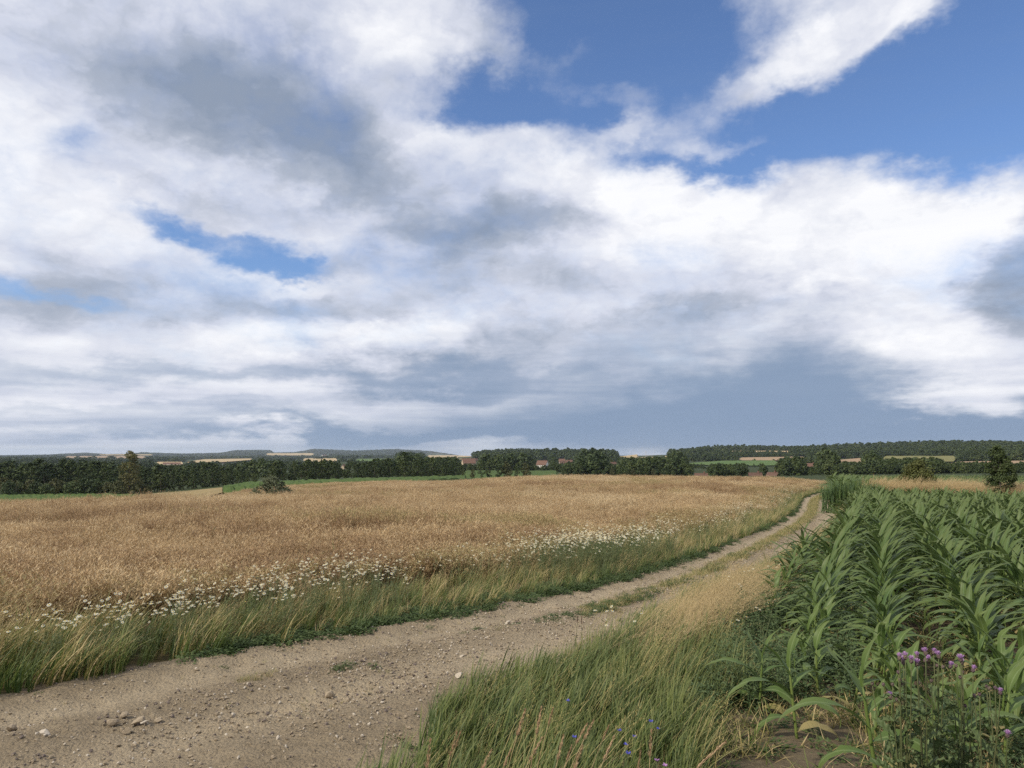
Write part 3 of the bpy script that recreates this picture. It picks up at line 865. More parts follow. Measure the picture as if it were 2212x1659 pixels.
def grow(name, x, y, kit, s0, s1, label, cat, lean=.08, full=False, sink=0.0, fac=1.0):
    n_ = len(x)
    sz = rng.uniform(s0, s1, n_) * fac
    return scatter(name, np.stack([x, y, H(x, y) - sink], 1), rots(n_, lean, full), sc1(sz), rng.integers(0, len(kit), n_), kit, label, cat)

def in_view(x, y, m_=6.0):
    a = np.degrees(np.arctan2(x, y)); return (np.abs(a) < 33.7 + m_) | (np.hypot(x, y) < 6)

# ripe oilseed crop: jittered grid, closer near the track
def rape_points():
    X = []; Y = []
    for y0, y1, d in ((4, 22, .40), (22, 45, .55), (45, 90, .80), (90, 190, 1.15)):
        gx, gy = np.meshgrid(np.arange(-130, 85, d), np.arange(y0, y1, d))
        gx = gx.ravel() + rng.uniform(-.5, .5, gx.size) * d; gy = gy.ravel() + rng.uniform(-.5, .5, gy.size) * d
        k_ = in_view(gx, gy, 5); gx, gy = gx[k_], gy[k_]
        S, T, W = road_st(gx, gy)
        lim = np.interp(S, [0, 12, 16, 24, 34, 60, 120], [-1.9, -1.9, -2.5, -2.3, -1.7, -1.3, -.9]) + (vnoise(gx, gy, .7, 31) - .5) * 1.2
        b = np.degrees(np.arctan2(gx, gy)); r_ = np.hypot(gx, gy)
        far = np.interp(b, [-40, -30, -24, -19, -15, -8, 0, 10, 40], [70, 70, 66, 112, 150, 160, 140, 135, 135])
        k_ = (T < lim) & (r_ < far)
        X.append(gx[k_]); Y.append(gy[k_])
    return np.concatenate(X), np.concatenate(Y)
x, y = rape_points()
big = vnoise(x, y, .16, 33) * .55 + vnoise(x, y, .5, 34) * .45
sz = (0.66 + .66 * big) * rng.uniform(.82, 1.14, len(x))
wid_ = np.interp(np.hypot(x, y), [0, 22, 45, 90, 150], [1.0, 1.0, 1.15, 1.5, 2.0])
_, Tn, _ = road_st(x, y)
sz = sz * np.interp(Tn, [-7.0, -4.0, -1.5], [1.0, .84, .62])
tone = vnoise(x, y, .11, 38) * .5 + vnoise(x, y, .42, 39) * .45 + rng.random(len(x)) * .2 - .04 + np.interp(np.hypot(x, y), [6, 25, 60], [-.16, -.03, .06])
ridx = rng.integers(0, 5, len(x))
ridx = np.where(tone > .70, 5 + rng.integers(0, 2, len(x)), ridx)
ridx = np.where(tone < .43, 7 + rng.integers(0, 2, len(x)), ridx)
ridx = np.where((vnoise(x, y, .23, 47) > .70) | ((Tn > -3.2) & (rng.random(len(x)) < .5)), 9 + rng.integers(0, 2, len(x)), ridx)
scatter('rapeseed_crop', np.stack([x, y, H(x, y) - .02], 1), rots(len(x), .10, False) + np.array([0, .06, 0]), np.stack([wid_, wid_, sz], 1), ridx, K_RAPE,
        'ripe tan-brown rapeseed crop filling the field beyond the dirt track', 'crop')

xx, yy = x, y
pick = (vnoise(xx, yy, .35, 36) * .6 + vnoise(xx, yy, 1.3, 37) * .4 > .66) & (np.hypot(xx, yy) < 60)
grow('crop_weeds', xx[pick] + .15, yy[pick], K_OLIVE + K_WEED, 1.0, 1.75, 'green and straw weeds standing in patches in the rapeseed', 'weeds', .12)
def band(n_, s0, s1, t0, t1, pw=2.0, rel=False, seed=0):
    """points along the track: more of them near; t left of the edge (negative), or beyond the right edge if rel"""
    s_ = s0 + (s1 - s0) * rng.random(n_) ** pw
    t_ = rng.uniform(t0, t1, n_)
    if rel: t_ = t_ + np.interp(s_, _s, WID)
    x, y = st_xy(s_, t_)
    return x, y, s_, t_
# far side of the track
x, y, s_, t_ = band(7000, 6, 110, -.60, .14)
k_ = (vnoise(x, y, 2.2, 41) * .7 + vnoise(x, y, .5, 42) * .6 > (t_ + .36) * 1.5) & (vnoise(x, y, .9, 40) > np.interp(s_, [6, 13, 17], [.62, .55, .36]))
grow('roadside_herbs', x[k_], y[k_], K_HERB, .7, 1.4, 'low dark green herbs creeping along the far edge of the track', 'herbs', .2, True)
x, y, s_, t_ = band(5600, 6, 120, -2.1, -.06)
k_ = rng.random(len(x)) < np.interp(s_, [0, 14, 30, 120], [1, 1, .8, .8])
grow('roadside_grass', x[k_], y[k_], K_GREEN + K_OLIVE + K_DEEP[:3], .45, 1.22, 'olive green grass leaning in the wind between track and rapeseed', 'grass', fac=np.interp(s_[k_], [14, 17, 27, 34], [1, .66, .66, .9]))
x, y, s_, t_ = band(3600, 6, 120, -2.9, -.7)
k_ = vnoise(x, y, .8, 43) > .42
grow('seeding_grass', x[k_], y[k_], K_OLIVE, .75, 1.2, 'straw coloured seeding grass among the roadside flowers', 'grass', fac=np.interp(s_[k_], [14, 17, 27, 34], [1, .7, .7, .9]))
# strip between the wheel ruts
s_ = 15 + 97 * rng.random(6500) ** 1.6
cst = np.interp(s_, [0, 14, 18, 22, 27, 40, 110], [1.6, 1.3, 1.12, .95, .78, .82, .86])
x, y = st_xy(s_, cst + rng.normal(0, .11, len(s_)))
dens = np.interp(s_, [14, 17, 20, 23, 27, 60], [.25, .48, .60, .8, 1.1, 1.1])
k_ = vnoise(x, y, 1.1, 45) < dens * .85
x, y, s_ = x[k_], y[k_], s_[k_]
h_ = np.interp(s_, [17, 24, 45, 70], [.8, 1.3, 1.9, 2.6])
nn = len(x)
scatter('track_crown_grass', np.stack([x, y, H(x, y)], 1), rots(nn, .1), sc1(h_ * rng.uniform(.6, 1.1, nn)), rng.integers(0, len(K_DRY), nn), K_DRY,
        'short yellowing grass on the crown between the wheel ruts', 'grass')
s_ = 14 + 60 * rng.random(2600) ** 1.7
x, y = st_xy(s_, np.interp(s_, [0, 14, 18, 22, 27, 40, 110], [1.6, 1.3, 1.12, .95, .78, .82, .86]) + rng.normal(.03, .10, len(s_)))
k_ = vnoise(x, y, 1.0, 46) > np.interp(s_, [14, 16, 20, 24, 40], [.74, .56, .50, .52, .5])
grow('track_crown_herbs', x[k_], y[k_], K_HERB, .35, .85, 'flat green herb rosettes on the crown between the wheel ruts', 'herbs', .2, True)
# near side of the track: deep grass bank, then weeds, then bare headland
def polyfill(n_, x0, x1, y0, y1):
    return rng.uniform(x0, x1, n_), rng.uniform(y0, y1, n_)
def pq(x, y): return x * NRM[0] + y * NRM[1], x * DIR[0] + y * DIR[1]
x, y = polyfill(21000, -3.0, 9.0, 1.8, 20.0)
S, T, W = road_st(x, y); p, q = pq(x, y); d = T - W
edge_in = np.interp(q, [2, 4, 6, 9, 20], [-1.05, -1.0, -.95, -1.3, -1.55])
k_ = (d > -.12 + (vnoise(x, y, 2.5, 50) - .5) * .3) & (p < edge_in + (vnoise(x, y, 1.5, 51) - .5) * .5) & in_view(x, y)
x, y, q, d = x[k_], y[k_], q[k_], d[k_]
tan_ = (q < 13.6) & (d > .06) & (d < .78) & (rng.random(len(x)) < np.interp(q, [6.2, 7.6, 8.4], [0, .35, .85]))
grow('bank_grass', x[~tan_], y[~tan_], K_GREEN[:5] + K_DEEP + [K_GREEN[5]], .5, 1.0, 'lush green grass bank leaning over the near edge of the track', 'grass')
grow('tawny_grass', x[tan_], y[tan_], K_TAN, .75, 1.02, 'fine tawny windswept grass between the track and the first corn row', 'grass', .05)
x, y = polyfill(4200, -1.0, 6.0, 4.0, 13.0)
p, q = pq(x, y)
lo = np.interp(q, [4, 6, 9, 13], [-1.15, -1.2, -1.5, -1.6]); hi = np.interp(q, [4, 5.6, 6.2, 9, 13], [-1.25, -1.0, -.2, -.1, -.9])
k_ = (p > lo) & (p < hi) & (vnoise(x, y, 1.2, 52) > .22)
grow('leafy_weeds', x[k_], y[k_], K_WEED, .7, 1.15, 'dense dark leafy weeds between the grass bank and the corn', 'weeds', .12, True)
x, y, s_, t_ = band(2600, 25, 118, -.05, 1.25, 1.4, True)
k_ = in_view(x, y) & (vnoise(x, y, .6, 57) < .72)
grow('far_verge_grass', x[k_], y[k_], K_OLIVE + K_GREEN + K_TAN[:2], .7, 1.2, 'mixed green and straw grass between the far track and corn', 'grass')
# thin growth under and in front of the corn
x, y = polyfill(9000, -.5, 9.5, 2.2, 11.0)
p, q = pq(x, y)
k_ = (p > -1.3) & (vnoise(x, y, 1.6, 53) * .7 + vnoise(x, y, 5., 54) * .4 > np.interp(q, [3, 6, 8, 12], [.36, .38, .5, .75]))
grow('headland_stubble', x[k_], y[k_], K_DRY, .9, 2.3, 'thin dry stubble and seedlings on the bare soil before the corn', 'stubble', .3, True)
x, y = polyfill(2600, -.5, 9.5, 2.2, 12.0)
p, q = pq(x, y)
k_ = (p > -1.3) & (vnoise(x, y, .9, 55) > np.interp(q, [3, 5, 7, 10], [.52, .5, .40, .5]))
grow('soil_herbs', x[k_], y[k_], K_HERB, .5, 1.1, 'patchy low green weeds on the bare soil around the corn stalks', 'herbs', .2, True)

x, y = polyfill(2200, .3, 6.5, 2.2, 6.0)
p, q = pq(x, y)
k_ = (p > .15) & (vnoise(x, y, 1.1, 58) > .55)
grow('corner_weeds', x[k_], y[k_], K_WEED, .35, .75, 'green leafy weeds at the foot of the thistles and corner corn', 'weeds', .15, True)

s_ = 9 + 16 * rng.random(260); x, y = st_xy(s_, rng.random(260) * np.interp(s_, _s, WID))
k_ = vnoise(x, y, .6, 59) > .55
grow('track_litter', x[k_], y[k_], K_DRY, .25, .6, 'stray sprigs and dead grass blades on the dirt track', 'litter', .7, True)

x, y, s_, t_ = band(1500, 7, 60, .0, .55, 1.6)
k_ = (vnoise(x, y, 1.4, 65) > .45 + t_ * .7) & (rng.random(len(x)) < .6)
grow('creeping_sprigs', x[k_], y[k_], K_DRY + K_HERB[:2], .25, .6, 'thin sprigs creeping from the far verge onto the dirt', 'herbs', .3, True)
x, y, s_, t_ = band(900, 10, 40, -.45, .02, 1.4, True)
k_ = (vnoise(x, y, 1.6, 66) > .42 - t_ * .6)
grow('bank_sprigs', x[k_], y[k_], K_DRY + K_HERB[:2], .3, .8, 'small sprigs and herbs spilling from the near bank onto the track', 'herbs', .3, True)

# ------------------------------------------------------------------ corn
M_CORN = leaf_mat('corn_leaf', (0.056, 0.104, 0.025), (0.130, 0.178, 0.050), (0.112, 0.146, 0.045), 0.26, 0.5, 0.32, rib=(0.125, 0.19, 0.075), nscale=1.2)
M_CORNY = leaf_mat('young_corn_leaf', (0.070, 0.125, 0.028), (0.135, 0.190, 0.050), (0.13, 0.17, 0.05), 0.30, 0.5, 0.32, rib=(0.17, 0.23, 0.085), nscale=1.6)
M_CSTALK = leaf_mat('corn_stalk', (0.095, 0.155, 0.035), (0.17, 0.21, 0.055), None, 0.1, 0.5)
M_CYEL = leaf_mat('withered_corn_leaf', (0.26, 0.235, 0.085), (0.34, 0.27, 0.13), None, 0.25, 0.6)
rc = random.Random(17)
CH = 1.3
def corn_leaf(z0, azim, L, w, rise, droop, wind):
    """centre line of a maize leaf: climbs out of the sheath, arches, tip blown down wind; plant axes"""
    d = Vector((math.cos(azim), math.sin(azim), 0))
    pts = [Vector((0, 0, z0))]; ang = rise
    n_ = 11; st = L / n_
    h = d.copy()
    for i in range(n_):
        t = (i + 1) / n_
        h = (d * (1 - wind * t) + WIND * (wind * t)); h.normalize()
        ang = rise - droop * t ** 1.35
        pts.append(pts[-1] + (h * math.cos(ang) + Vector((0, 0, math.sin(ang)))) * st)
    ws = [w * (.42 + .58 * min(1, t * 5)) * (1 - t ** 3.2) + .002 for t in (i / n_ for i in range(n_ + 1))]
    mb = MB()
    side = Vector((-d.y, d.x, 0)) + Vector((0, 0, rc.uniform(-.25, .25)))
    # keep the across direction at right angles to the flow
    ribbon(mb, pts, ws, side, 0, fold=.16, wave=.10)
    return mb
def corn_variant(k_, young=False):
    """stalk mesh, list of leaf meshes, one joined mesh"""
    stalk = MB(); lv = []
    hs = CH * (.62 if not young else .66)
    bow = Vector((rc.uniform(.0, .06), rc.uniform(-.03, .03), 0))
    pts = [Vector((0, 0, -.03)) + bow * (t * t) + Vector((0, 0, hs * t)) for t in (0, .12, .3, .5, .7, .85, 1)]
    tube(stalk, pts, [.017, .0155, .0150, .0145, .0135, .012, .006], 7)
    nl = 7 if young else 9
    face = rc.uniform(-.35, .35)
    for i in range(nl):
        f = i / (nl - 1)
        z0 = hs * (.10 + .86 * f)
        azim = face + (i % 2) * math.pi + rc.uniform(-.45, .45)
        L = (.42 + .50 * math.sin(math.pi * (.18 + .62 * f))) * (.84 if young else 1.0) * rc.uniform(.88, 1.12)
        rise = R(40 + 38 * f + rc.uniform(-8, 8))
        droop = R((150 if f < .75 else 92) - 34 * f + rc.uniform(-22, 22))
        if i == nl - 1: rise, droop, L = R(84), R(30 + rc.uniform(0, 25)), L * .85
        mb = corn_leaf(z0, azim, L, rc.uniform(.074, .108) * (1.25 if young else 1), rise, droop, rc.uniform(.25, .7))
        b_ = bow * ((z0 / hs) ** 2)
        mb.V = [(v[0] + b_.x, v[1] + b_.y, v[2]) for v in mb.V]
        lv.append(mb)
    joined = MB()
    joined.add(stalk.V, stalk.F, stalk.U, 1)
    for mb in lv: joined.add(mb.V, mb.F, mb.U, 0)
    sm = stalk.mesh('corn_stalk', M_CSTALK, True)
    lm = [mb.mesh('corn_leaf', M_CYEL if (i == 0 and k_ % 2) or (i == 1 and k_ % 5 == 0) else (M_CORNY if young else M_CORN), True) for i, mb in enumerate(lv)]
    return sm, lm, joined.mesh('corn_kit', [M_CORN, M_CSTALK], True)
CORN = [corn_variant(i) for i in range(14)]
YOUNG = [corn_variant(i, True) for i in range(4)]

rows = []
row_from = {-2: 8.8, -1: 6.4, 0: 5.4, 1: 5.2, 2: 5.1, 3: 5.1}
for k_ in range(-2, 30):
    p0 = {-2: -1.18, -1: -.60}.get(k_, k_ * .75)
    q0 = row_from.get(k_, 5.2) + rc.uniform(-.2, .2)
    qend = 15.0 if k_ == -2 else 47 - .25 * k_
    q_ = q0
    while q_ < qend:
        gap = rc.uniform(.12, .20) * (1.8 if q_ < q0 + .7 else 1.0)
        q_ += gap
        if rc.random() < .05: continue
        pp = p0 + rc.gauss(0, .035)
        x, y = NRM * pp + DIR * q_
        a = math.degrees(math.atan2(x, y))
        if a > 41 or y < 2.5: continue
        lean_ = rc.gauss(0, .05); hgt = np.interp(q_ - q0, [0, 1.2, 3.5, 7, 12, 40], [.42, .54, .74, .95, 1.20, 1.42]) * rc.uniform(.76, 1.12)
        rows.append((x, y, float(hgt), q_, k_, q_ - q0))
rows.sort(key=lambda r_: r_[0] ** 2 + r_[1] ** 2)
def seen(r_): return abs(math.degrees(math.atan2(r_[0], r_[1]))) < 35.5
near_rows = [r_ for r_ in rows if seen(r_)][:287]
ids = set(map(id, near_rows))
far_rows = [r_ for r_ in rows if id(r_) not in ids]
def corn_plant(x, y, hgt, var, rz, label, group):
    root = bpy.data.objects.new('corn_plant', None); COL.objects.link(root)
    root.empty_display_size = .1
    s_ = hgt / CH
    root.location = (x, y, float(H(x, y))); root.rotation_euler = (rc.gauss(0, .09), rc.gauss(.07, .09), rz)
    root.scale = (s_ ** .7, s_ ** .7, s_)
    tag(root, label, 'corn plant', group)
    link('stalk', var[0], root)
    for lm in var[1]: link('leaf', lm, root)
    return root
row_word = {-2: 'first corn row beside the track', -1: 'second corn row from the track', 0: 'third corn row from the track', 1: 'fourth corn row from the track', 2: 'fifth corn row from the track',
            3: 'sixth corn row from the track', 4: 'seventh corn row from the track'}
first_done = set()
for (x, y, hgt, q_, k_, into) in near_rows:
    young = into < 2.2
    var = rc.choice(YOUNG if young else CORN)
    where = row_word.get(k_, 'corn rows at the right frame edge')
    if k_ not in first_done and k_ in row_word:
        lab = 'short corn plant standing at the very end of the %s' % where; first_done.add(k_)
    elif young: lab = 'low young corn plant near the end of the %s' % where
    else: lab = 'tall green corn plant inside the %s' % where
    corn_plant(x, y, hgt, var, rc.gauss(0, .35), lab, 'corn plants in rows')
for px, py, hgt, lab in ((1640, 1545, .62, 'thin stray corn plant in front of the dark weeds'), (1722, 1600, .70, 'stray corn plant on bare soil with one low hanging leaf'),
                         (1768, 1518, .62, 'pale stemmed corn plant behind the stray one on the bare soil'), (1895, 1690, .80, 'broad leaved corn plant with thick pale stalk beside the thistles'),
                         (2060, 1700, .62, 'bright green corn plant right behind the thistle stems'), (2170, 1660, .66, 'corn plant at the lower right frame corner'), (2120, 1560, .66, 'leafy corn plant behind the leaning thistle'), (1960, 1575, .60, 'small corn plant behind the biggest thistle'), (2200, 1540, .7, 'corn plant cut by the right frame edge'), (2010, 1640, .5, 'low bright corn plant between the two big thistles'), (2105, 1640, .52, 'low bright corn plant under the leaning thistle'), (1840, 1560, .5, 'half grown corn plant at the edge of the bare soil'), (2160, 1600, .56, 'light green corn plant in front of the corner plant')):
    p = hit(px, py)
    corn_plant(p.x, p.y, hgt, YOUNG[rc.randrange(4)], rc.gauss(0, .4), lab, 'corn plants in rows')
fr = np.array([(r_[0], r_[1], r_[2]) for r_ in far_rows])
s_ = fr[:, 2] / CH
rt = np.stack([rng.normal(0, .09, len(fr)), rng.normal(.07, .09, len(fr)), rng.normal(0, .5, len(fr))], 1)
scatter('corn_crop', np.stack([fr[:, 0], fr[:, 1], H(fr[:, 0], fr[:, 1])], 1), rt, np.stack([s_ ** .7, s_ ** .7, s_], 1), rng.integers(0, 14, len(fr)), [c[2] for c in CORN],
        'mass of green corn rows running away beyond the near plants', 'corn')

# ------------------------------------------------------------------ chamomile
def hit_off(px, py, off, r0=2.0, r1=200.0):
    d = pix_dir(px, py); h = math.hypot(d.x, d.y)
    r = np.exp(np.linspace(math.log(r0), math.log(r1), 3000))
    x = d.x / h * r; y = d.y / h * r; z = EYE + d.z / h * r - off
    b = np.nonzero(z <= H(x, y))[0]; k_ = b[0] if len(b) else -1
    return Vector((x[k_], y[k_], float(H(x[k_], y[k_]))))
def at_depth(px, py, Y):
    d = pix_dir(px, py); k_ = Y / d.y
    return Vector((d.x * k_, Y, EYE + d.z * k_))
mbh = MB(); flower_head(mbh, Vector((0, 0, 0)), Vector((0, 0, 1)), .0190)
HEAD = [mbh.mesh('flower_head', [M_PETAL, M_DISC])]
for _ in range(2):
    mbh = MB(); flower_head(mbh, Vector((0, 0, 0)), Vector((0, 0, 1)), .0165); HEAD.append(mbh.mesh('flower_head', [M_PETAL, M_DISC]))
CHVAR = [kit_chamomile('chamomile_stems', n_, .40, .60, joined=False) for n_ in (3, 4, 5, 7, 4)]
def chamomile(x, y, label, group, sc_=1.0):
    S1, T1, W1 = road_st(x, y)
    if -.3 < T1[0] and ('bank' not in group):
        x, y = (float(v[0]) for v in st_xy(S1, np.array([-.3 - .5 * rk.random()])))
    elif 'bank' in group and T1[0] < W1[0] + .1:
        x, y = (float(v[0]) for v in st_xy(S1, W1 + .15))
    me, hd = rk.choice(CHVAR)
    root = bpy.data.objects.new('chamomile', None); COL.objects.link(root)
    root.location = (x, y, float(H(x, y))); root.rotation_euler = (0, 0, rk.gauss(0, .6)); root.scale = (sc_,) * 3
    root.empty_display_size = .1
    tag(root, label, 'wildflower', group)
    link('stem', me, root)
    for p, u_ in hd:
        link('flower_head', rk.choice(HEAD), root, loc=p, rot=u_.to_track_quat('Z', 'Y').to_euler())
cl7 = [(500, 400), (560, 370), (740, 370), (890, 370), (1030, 345), (1200, 350), (1280, 300), (800, 490), (480, 440), (75, 510), (1340, 145), (1170, 220), (1760, 130), (1790, 165),
       (1700, 220), (1890, 230), (1920, 255), (1460, 440), (1530, 480), (1560, 505), (1900, 410), (1860, 430), (2080, 370), (1450, 530), (1030, 560), (640, 390), (1240, 340), (830, 330), (1000, 335), (1660, 190)]
for i, (cx, cy) in enumerate(cl7):
    px, py = cx * .633 / 1.823, (2200 + cy * .633) / 1.823
    for j in range(2):
        p = hit_off(px + rk.gauss(0, 9), py + rk.gauss(0, 6), .5)
        chamomile(p.x, p.y, 'white chamomile in the loose clumps in the grass before the brown crop', 'chamomile in loose clumps', rk.uniform(.85, 1.1))
for px, py in ((1214, 1330), (1306, 1332), (1594, 1234), (1668, 1239), (1582, 1262), (1612, 1343), (1646, 1321)):
    p = hit_off(px, py, .42)
    chamomile(p.x, p.y, 'single white chamomile sticking out of the near grass bank and weeds', 'chamomile on the near bank', .95)
S_ = rng.uniform(12.5, 27, 2600); T_ = -rng.uniform(.30, 3.0, 2600)
x, y = st_xy(S_, T_)
prob = np.interp(S_, [12.5, 15, 18, 21, 27], [.03, .07, .22, .27, .22]) * np.interp(T_, [-3.0, -2.3, -1.2, -.5], [.2, .7, 1.1, 1.0]) * np.clip(vnoise(x, y, .8, 61) * 2.4 - .45, .1, 1.6)
k_ = rng.random(len(x)) < prob
x, y = x[k_], y[k_]
order = np.argsort(np.hypot(x, y)); x, y = x[order], y[order]
ni = min(150, len(x))
for i in range(ni):
    chamomile(float(x[i]), float(y[i]), 'white chamomile in the dense flower drift along the track', 'chamomile in the dense drift', rk.uniform(.85, 1.15))
x, y = x[ni:], y[ni:]
S2 = 24 + 60 * rng.random(1500) ** 1.3; T2 = -rng.uniform(.3, 2.4, 1500)
x2, y2 = st_xy(S2, T2)
k_ = rng.random(len(x2)) < np.interp(S2, [24, 40, 80], [.42, .40, .22]) * np.clip(vnoise(x2, y2, .5, 63) * 2.2 - .4, .12, 1.4)
x = np.r_[x, x2[k_]]; y = np.r_[y, y2[k_]]
grow('chamomile_drift', x, y, K_CHAM, .9, 1.25, 'far part of the white chamomile drift thinning out along the track', 'wildflowers')

# ------------------------------------------------------------------ thistles
M_THI = leaf_mat('thistle_leaf', (0.065, 0.105, 0.035), (0.115, 0.150, 0.058), None, .2, .6)
M_THS = leaf_mat('thistle_stem', (0.075, 0.105, 0.035), (0.13, 0.13, 0.055), None, .1, .7)
M_THF = leaf_mat('thistle_flower', (0.50, 0.29, 0.54), (0.64, 0.42, 0.66), None, .3, .6, amount=.8)
M_BRACT = leaf_mat('thistle_bract', (0.115, 0.075, 0.085), (0.15, 0.12, 0.08), None, .1, .7)
def thistle_head_mesh(k_):
    mb = MB()
    for i in range(70):
        a = rk.uniform(0, 6.283); s_ = rk.random() ** .6; r0 = .004 * s_; r1 = .0135 * s_
        p = Vector((math.cos(a) * r0, math.sin(a) * r0, .004)); q = Vector((math.cos(a) * r1, math.sin(a) * r1, .020 - .007 * s_ * s_ + rk.uniform(-.001, .002)))
        ribbon(mb, [p, p.lerp(q, .6) + Vector((0, 0, .001)), q], [.0012, .0022, .0010], (-math.sin(a), math.cos(a), 0), 0)
    return mb.mesh('thistle_flower', M_THF)
def bract_mesh():
    mb = MB()
    prof = [(.002, -.010), (.0062, -.006), (.0072, 0), (.0058, .005), (.0048, .007)]
    V = []; F = []; n_ = 9
    for i, (r_, z) in enumerate(prof):
        for j in range(n_):
            k_ = r_ * (1.12 if (i + j) % 2 else .92); a = 6.283 * j / n_
            V.append((math.cos(a) * k_, math.sin(a) * k_, z))
        if i:
            o = i * n_
            F += [(o - n_ + j, o - n_ + (j + 1) % n_, o + (j + 1) % n_, o + j) for j in range(n_)]
    mb.add(V, F); return mb.mesh('thistle_bract', M_BRACT)
TH_F = [thistle_head_mesh(i) for i in range(3)]; TH_B = bract_mesh()
def thistle_leaf_mesh(k_):
    """lobed, wavy, pointed leaf"""
    mb = MB(); L = .11; n_ = 9; V = []; F = []
    for i in range(n_ + 1):
        t = i / n_; w = .017 * math.sin(math.pi * min(1, t * .92 + .06)) * (1.35 if i % 2 else .72) * (1 - .25 * t)
        z = .035 * math.sin(t * 2.4) + (.006 if i % 2 else -.003)
        V += [(L * t + (.008 if i % 2 else 0), w, z + .006), (L * t, 0, z), (L * t + (.008 if i % 2 else 0), -w, z + .006)]
        if i:
            o = 3 * i; F += [(o - 3, o - 2, o + 1, o), (o - 2, o - 1, o + 2, o + 1)]
    mb.add(V, F, [(.5, .5)] * len(V)); return mb.mesh('thistle_leaf', M_THI)
TH_L = [thistle_leaf_mesh(i) for i in range(2)]
def c5(x, y): return (2900 + .5118 * x) / 1.823, (2400 + .5118 * y) / 1.823
def thistle(base_px, Y, heads, buds, label):
    bx = at_depth(base_px, 1500, Y); x0, y0 = bx.x, Y; z0 = float(H(x0, y0))
    root = bpy.data.objects.new('thistle', None); COL.objects.link(root); root.location = (x0, y0, z0); root.empty_display_size = .1
    tag(root, label, 'thistle', 'thistles before the corn')
    tips = [(c5(*h_), True) for h_ in heads] + [(c5(*h_), False) for h_ in buds]
    locs = [at_depth(q_[0][0], q_[0][1], Y + rk.uniform(-.10, .12)) - root.location for q_ in tips]
    nm = max(2, len(tips) // 5); mains = []
    order = sorted(range(len(tips)), key=lambda i: locs[i].x)
    for g in range(nm):
        mem = order[g * len(order) // nm:(g + 1) * len(order) // nm]
        c_ = sum((locs[i] for i in mem), Vector()) / len(mem); zt = max(locs[i].z for i in mem)
        b0 = Vector((rk.uniform(-.05, .05) + c_.x * .15, rk.uniform(-.06, .06), -.02)); e_ = Vector((c_.x * .85, c_.y, zt * .66))
        M3 = [b0.lerp(e_, t) + Vector((c_.x * .12 * math.sin(t * 3.1), 0, 0)) for t in [j / 10 for j in range(11)]]
        mb = MB(); tube(mb, M3, [.0062 * (1 - .6 * j / 10) for j in range(11)], 6)
        link('stem', mb.mesh('thistle_stem', M_THS, True), root)
        for j in range(26):
            t = rk.uniform(.05, .9); an = rk.uniform(0, 6.283); sz = (1.9 - 1.1 * t) * rk.uniform(.7, 1.1)
            link('leaf', rk.choice(TH_L), root, loc=M3[int(t * 10)].lerp(M3[int(t * 10) + 1], t * 10 % 1), rot=(rk.gauss(0, .3), rk.uniform(-.7, .2), an), scale=(sz,) * 3)
        for i in mem: mains.append((i, M3))
    for i, M3 in mains:
        flower = tips[i][1]; tip = locs[i]
        k0 = min(8, max(3, int(10 * tip.z / (M3[-1].z + .02) * rk.uniform(.42, .66)))); s0 = M3[k0]
        fork = s0.lerp(tip, .5) + Vector(((tip.x - s0.x) * .25, (tip.y - s0.y) * .2, -.02))
        mb = MB(); P3 = [s0 * (1 - t) ** 2 + fork * 2 * t * (1 - t) + tip * t * t for t in [j / 6 for j in range(7)]]
        tube(mb, P3, [.0030 * (1 - .45 * j / 6) for j in range(7)], 5)
        link('stem', mb.mesh('thistle_stem', M_THS, True), root)
        for j in range(4):
            p = P3[1 + j]; an = rk.uniform(0, 6.283); sz = rk.uniform(.5, .9)
            link('leaf', rk.choice(TH_L), root, loc=p, rot=(rk.gauss(0, .3), rk.uniform(-.7, .1), an), scale=(sz,) * 3)
        d = (P3[-1] - P3[-2]).normalized() + Vector((rk.gauss(0, .2), rk.gauss(-.12, .2), .3))
        e_ = d.to_track_quat('Z', 'Y').to_euler()
        sz = rk.uniform(.9, 1.2) if flower else .8
        if flower:
            fh = link('flower_head', rk.choice(TH_F), root, loc=tip, rot=e_, scale=(sz,) * 3)
            link('bract', TH_B, fh)
        else: link('bud', TH_B, root, loc=tip, rot=e_, scale=(sz * 1.05,) * 3)
thistle(2000, 2.95, [(1255, 372), (1285, 403), (1345, 395), (1300, 365), (1390, 360), (1388, 415), (1455, 333), (1458, 388), (1185, 672)], [(1245, 480), (1260, 540), (1045, 570), (1130, 575), (1200, 575), (1230, 690)],
        'branching thistle with the biggest cluster of pale purple flowers')
thistle(2030, 3.05, [(1518, 330), (1555, 358), (1648, 437), (1725, 385), (1735, 410), (1822, 465)], [(1545, 430), (1590, 440), (1690, 430), (1740, 480), (1500, 545), (1400, 560), (1720, 520)],
        'thistle with purple heads and many brown buds behind the big cluster')
thistle(2140, 3.0, [(2030, 638), (2085, 968)], [(1830, 660), (1870, 650), (1925, 590), (1945, 605), (1760, 740), (1990, 600)],
        'leaning thistle with few purple heads at the right frame edge')

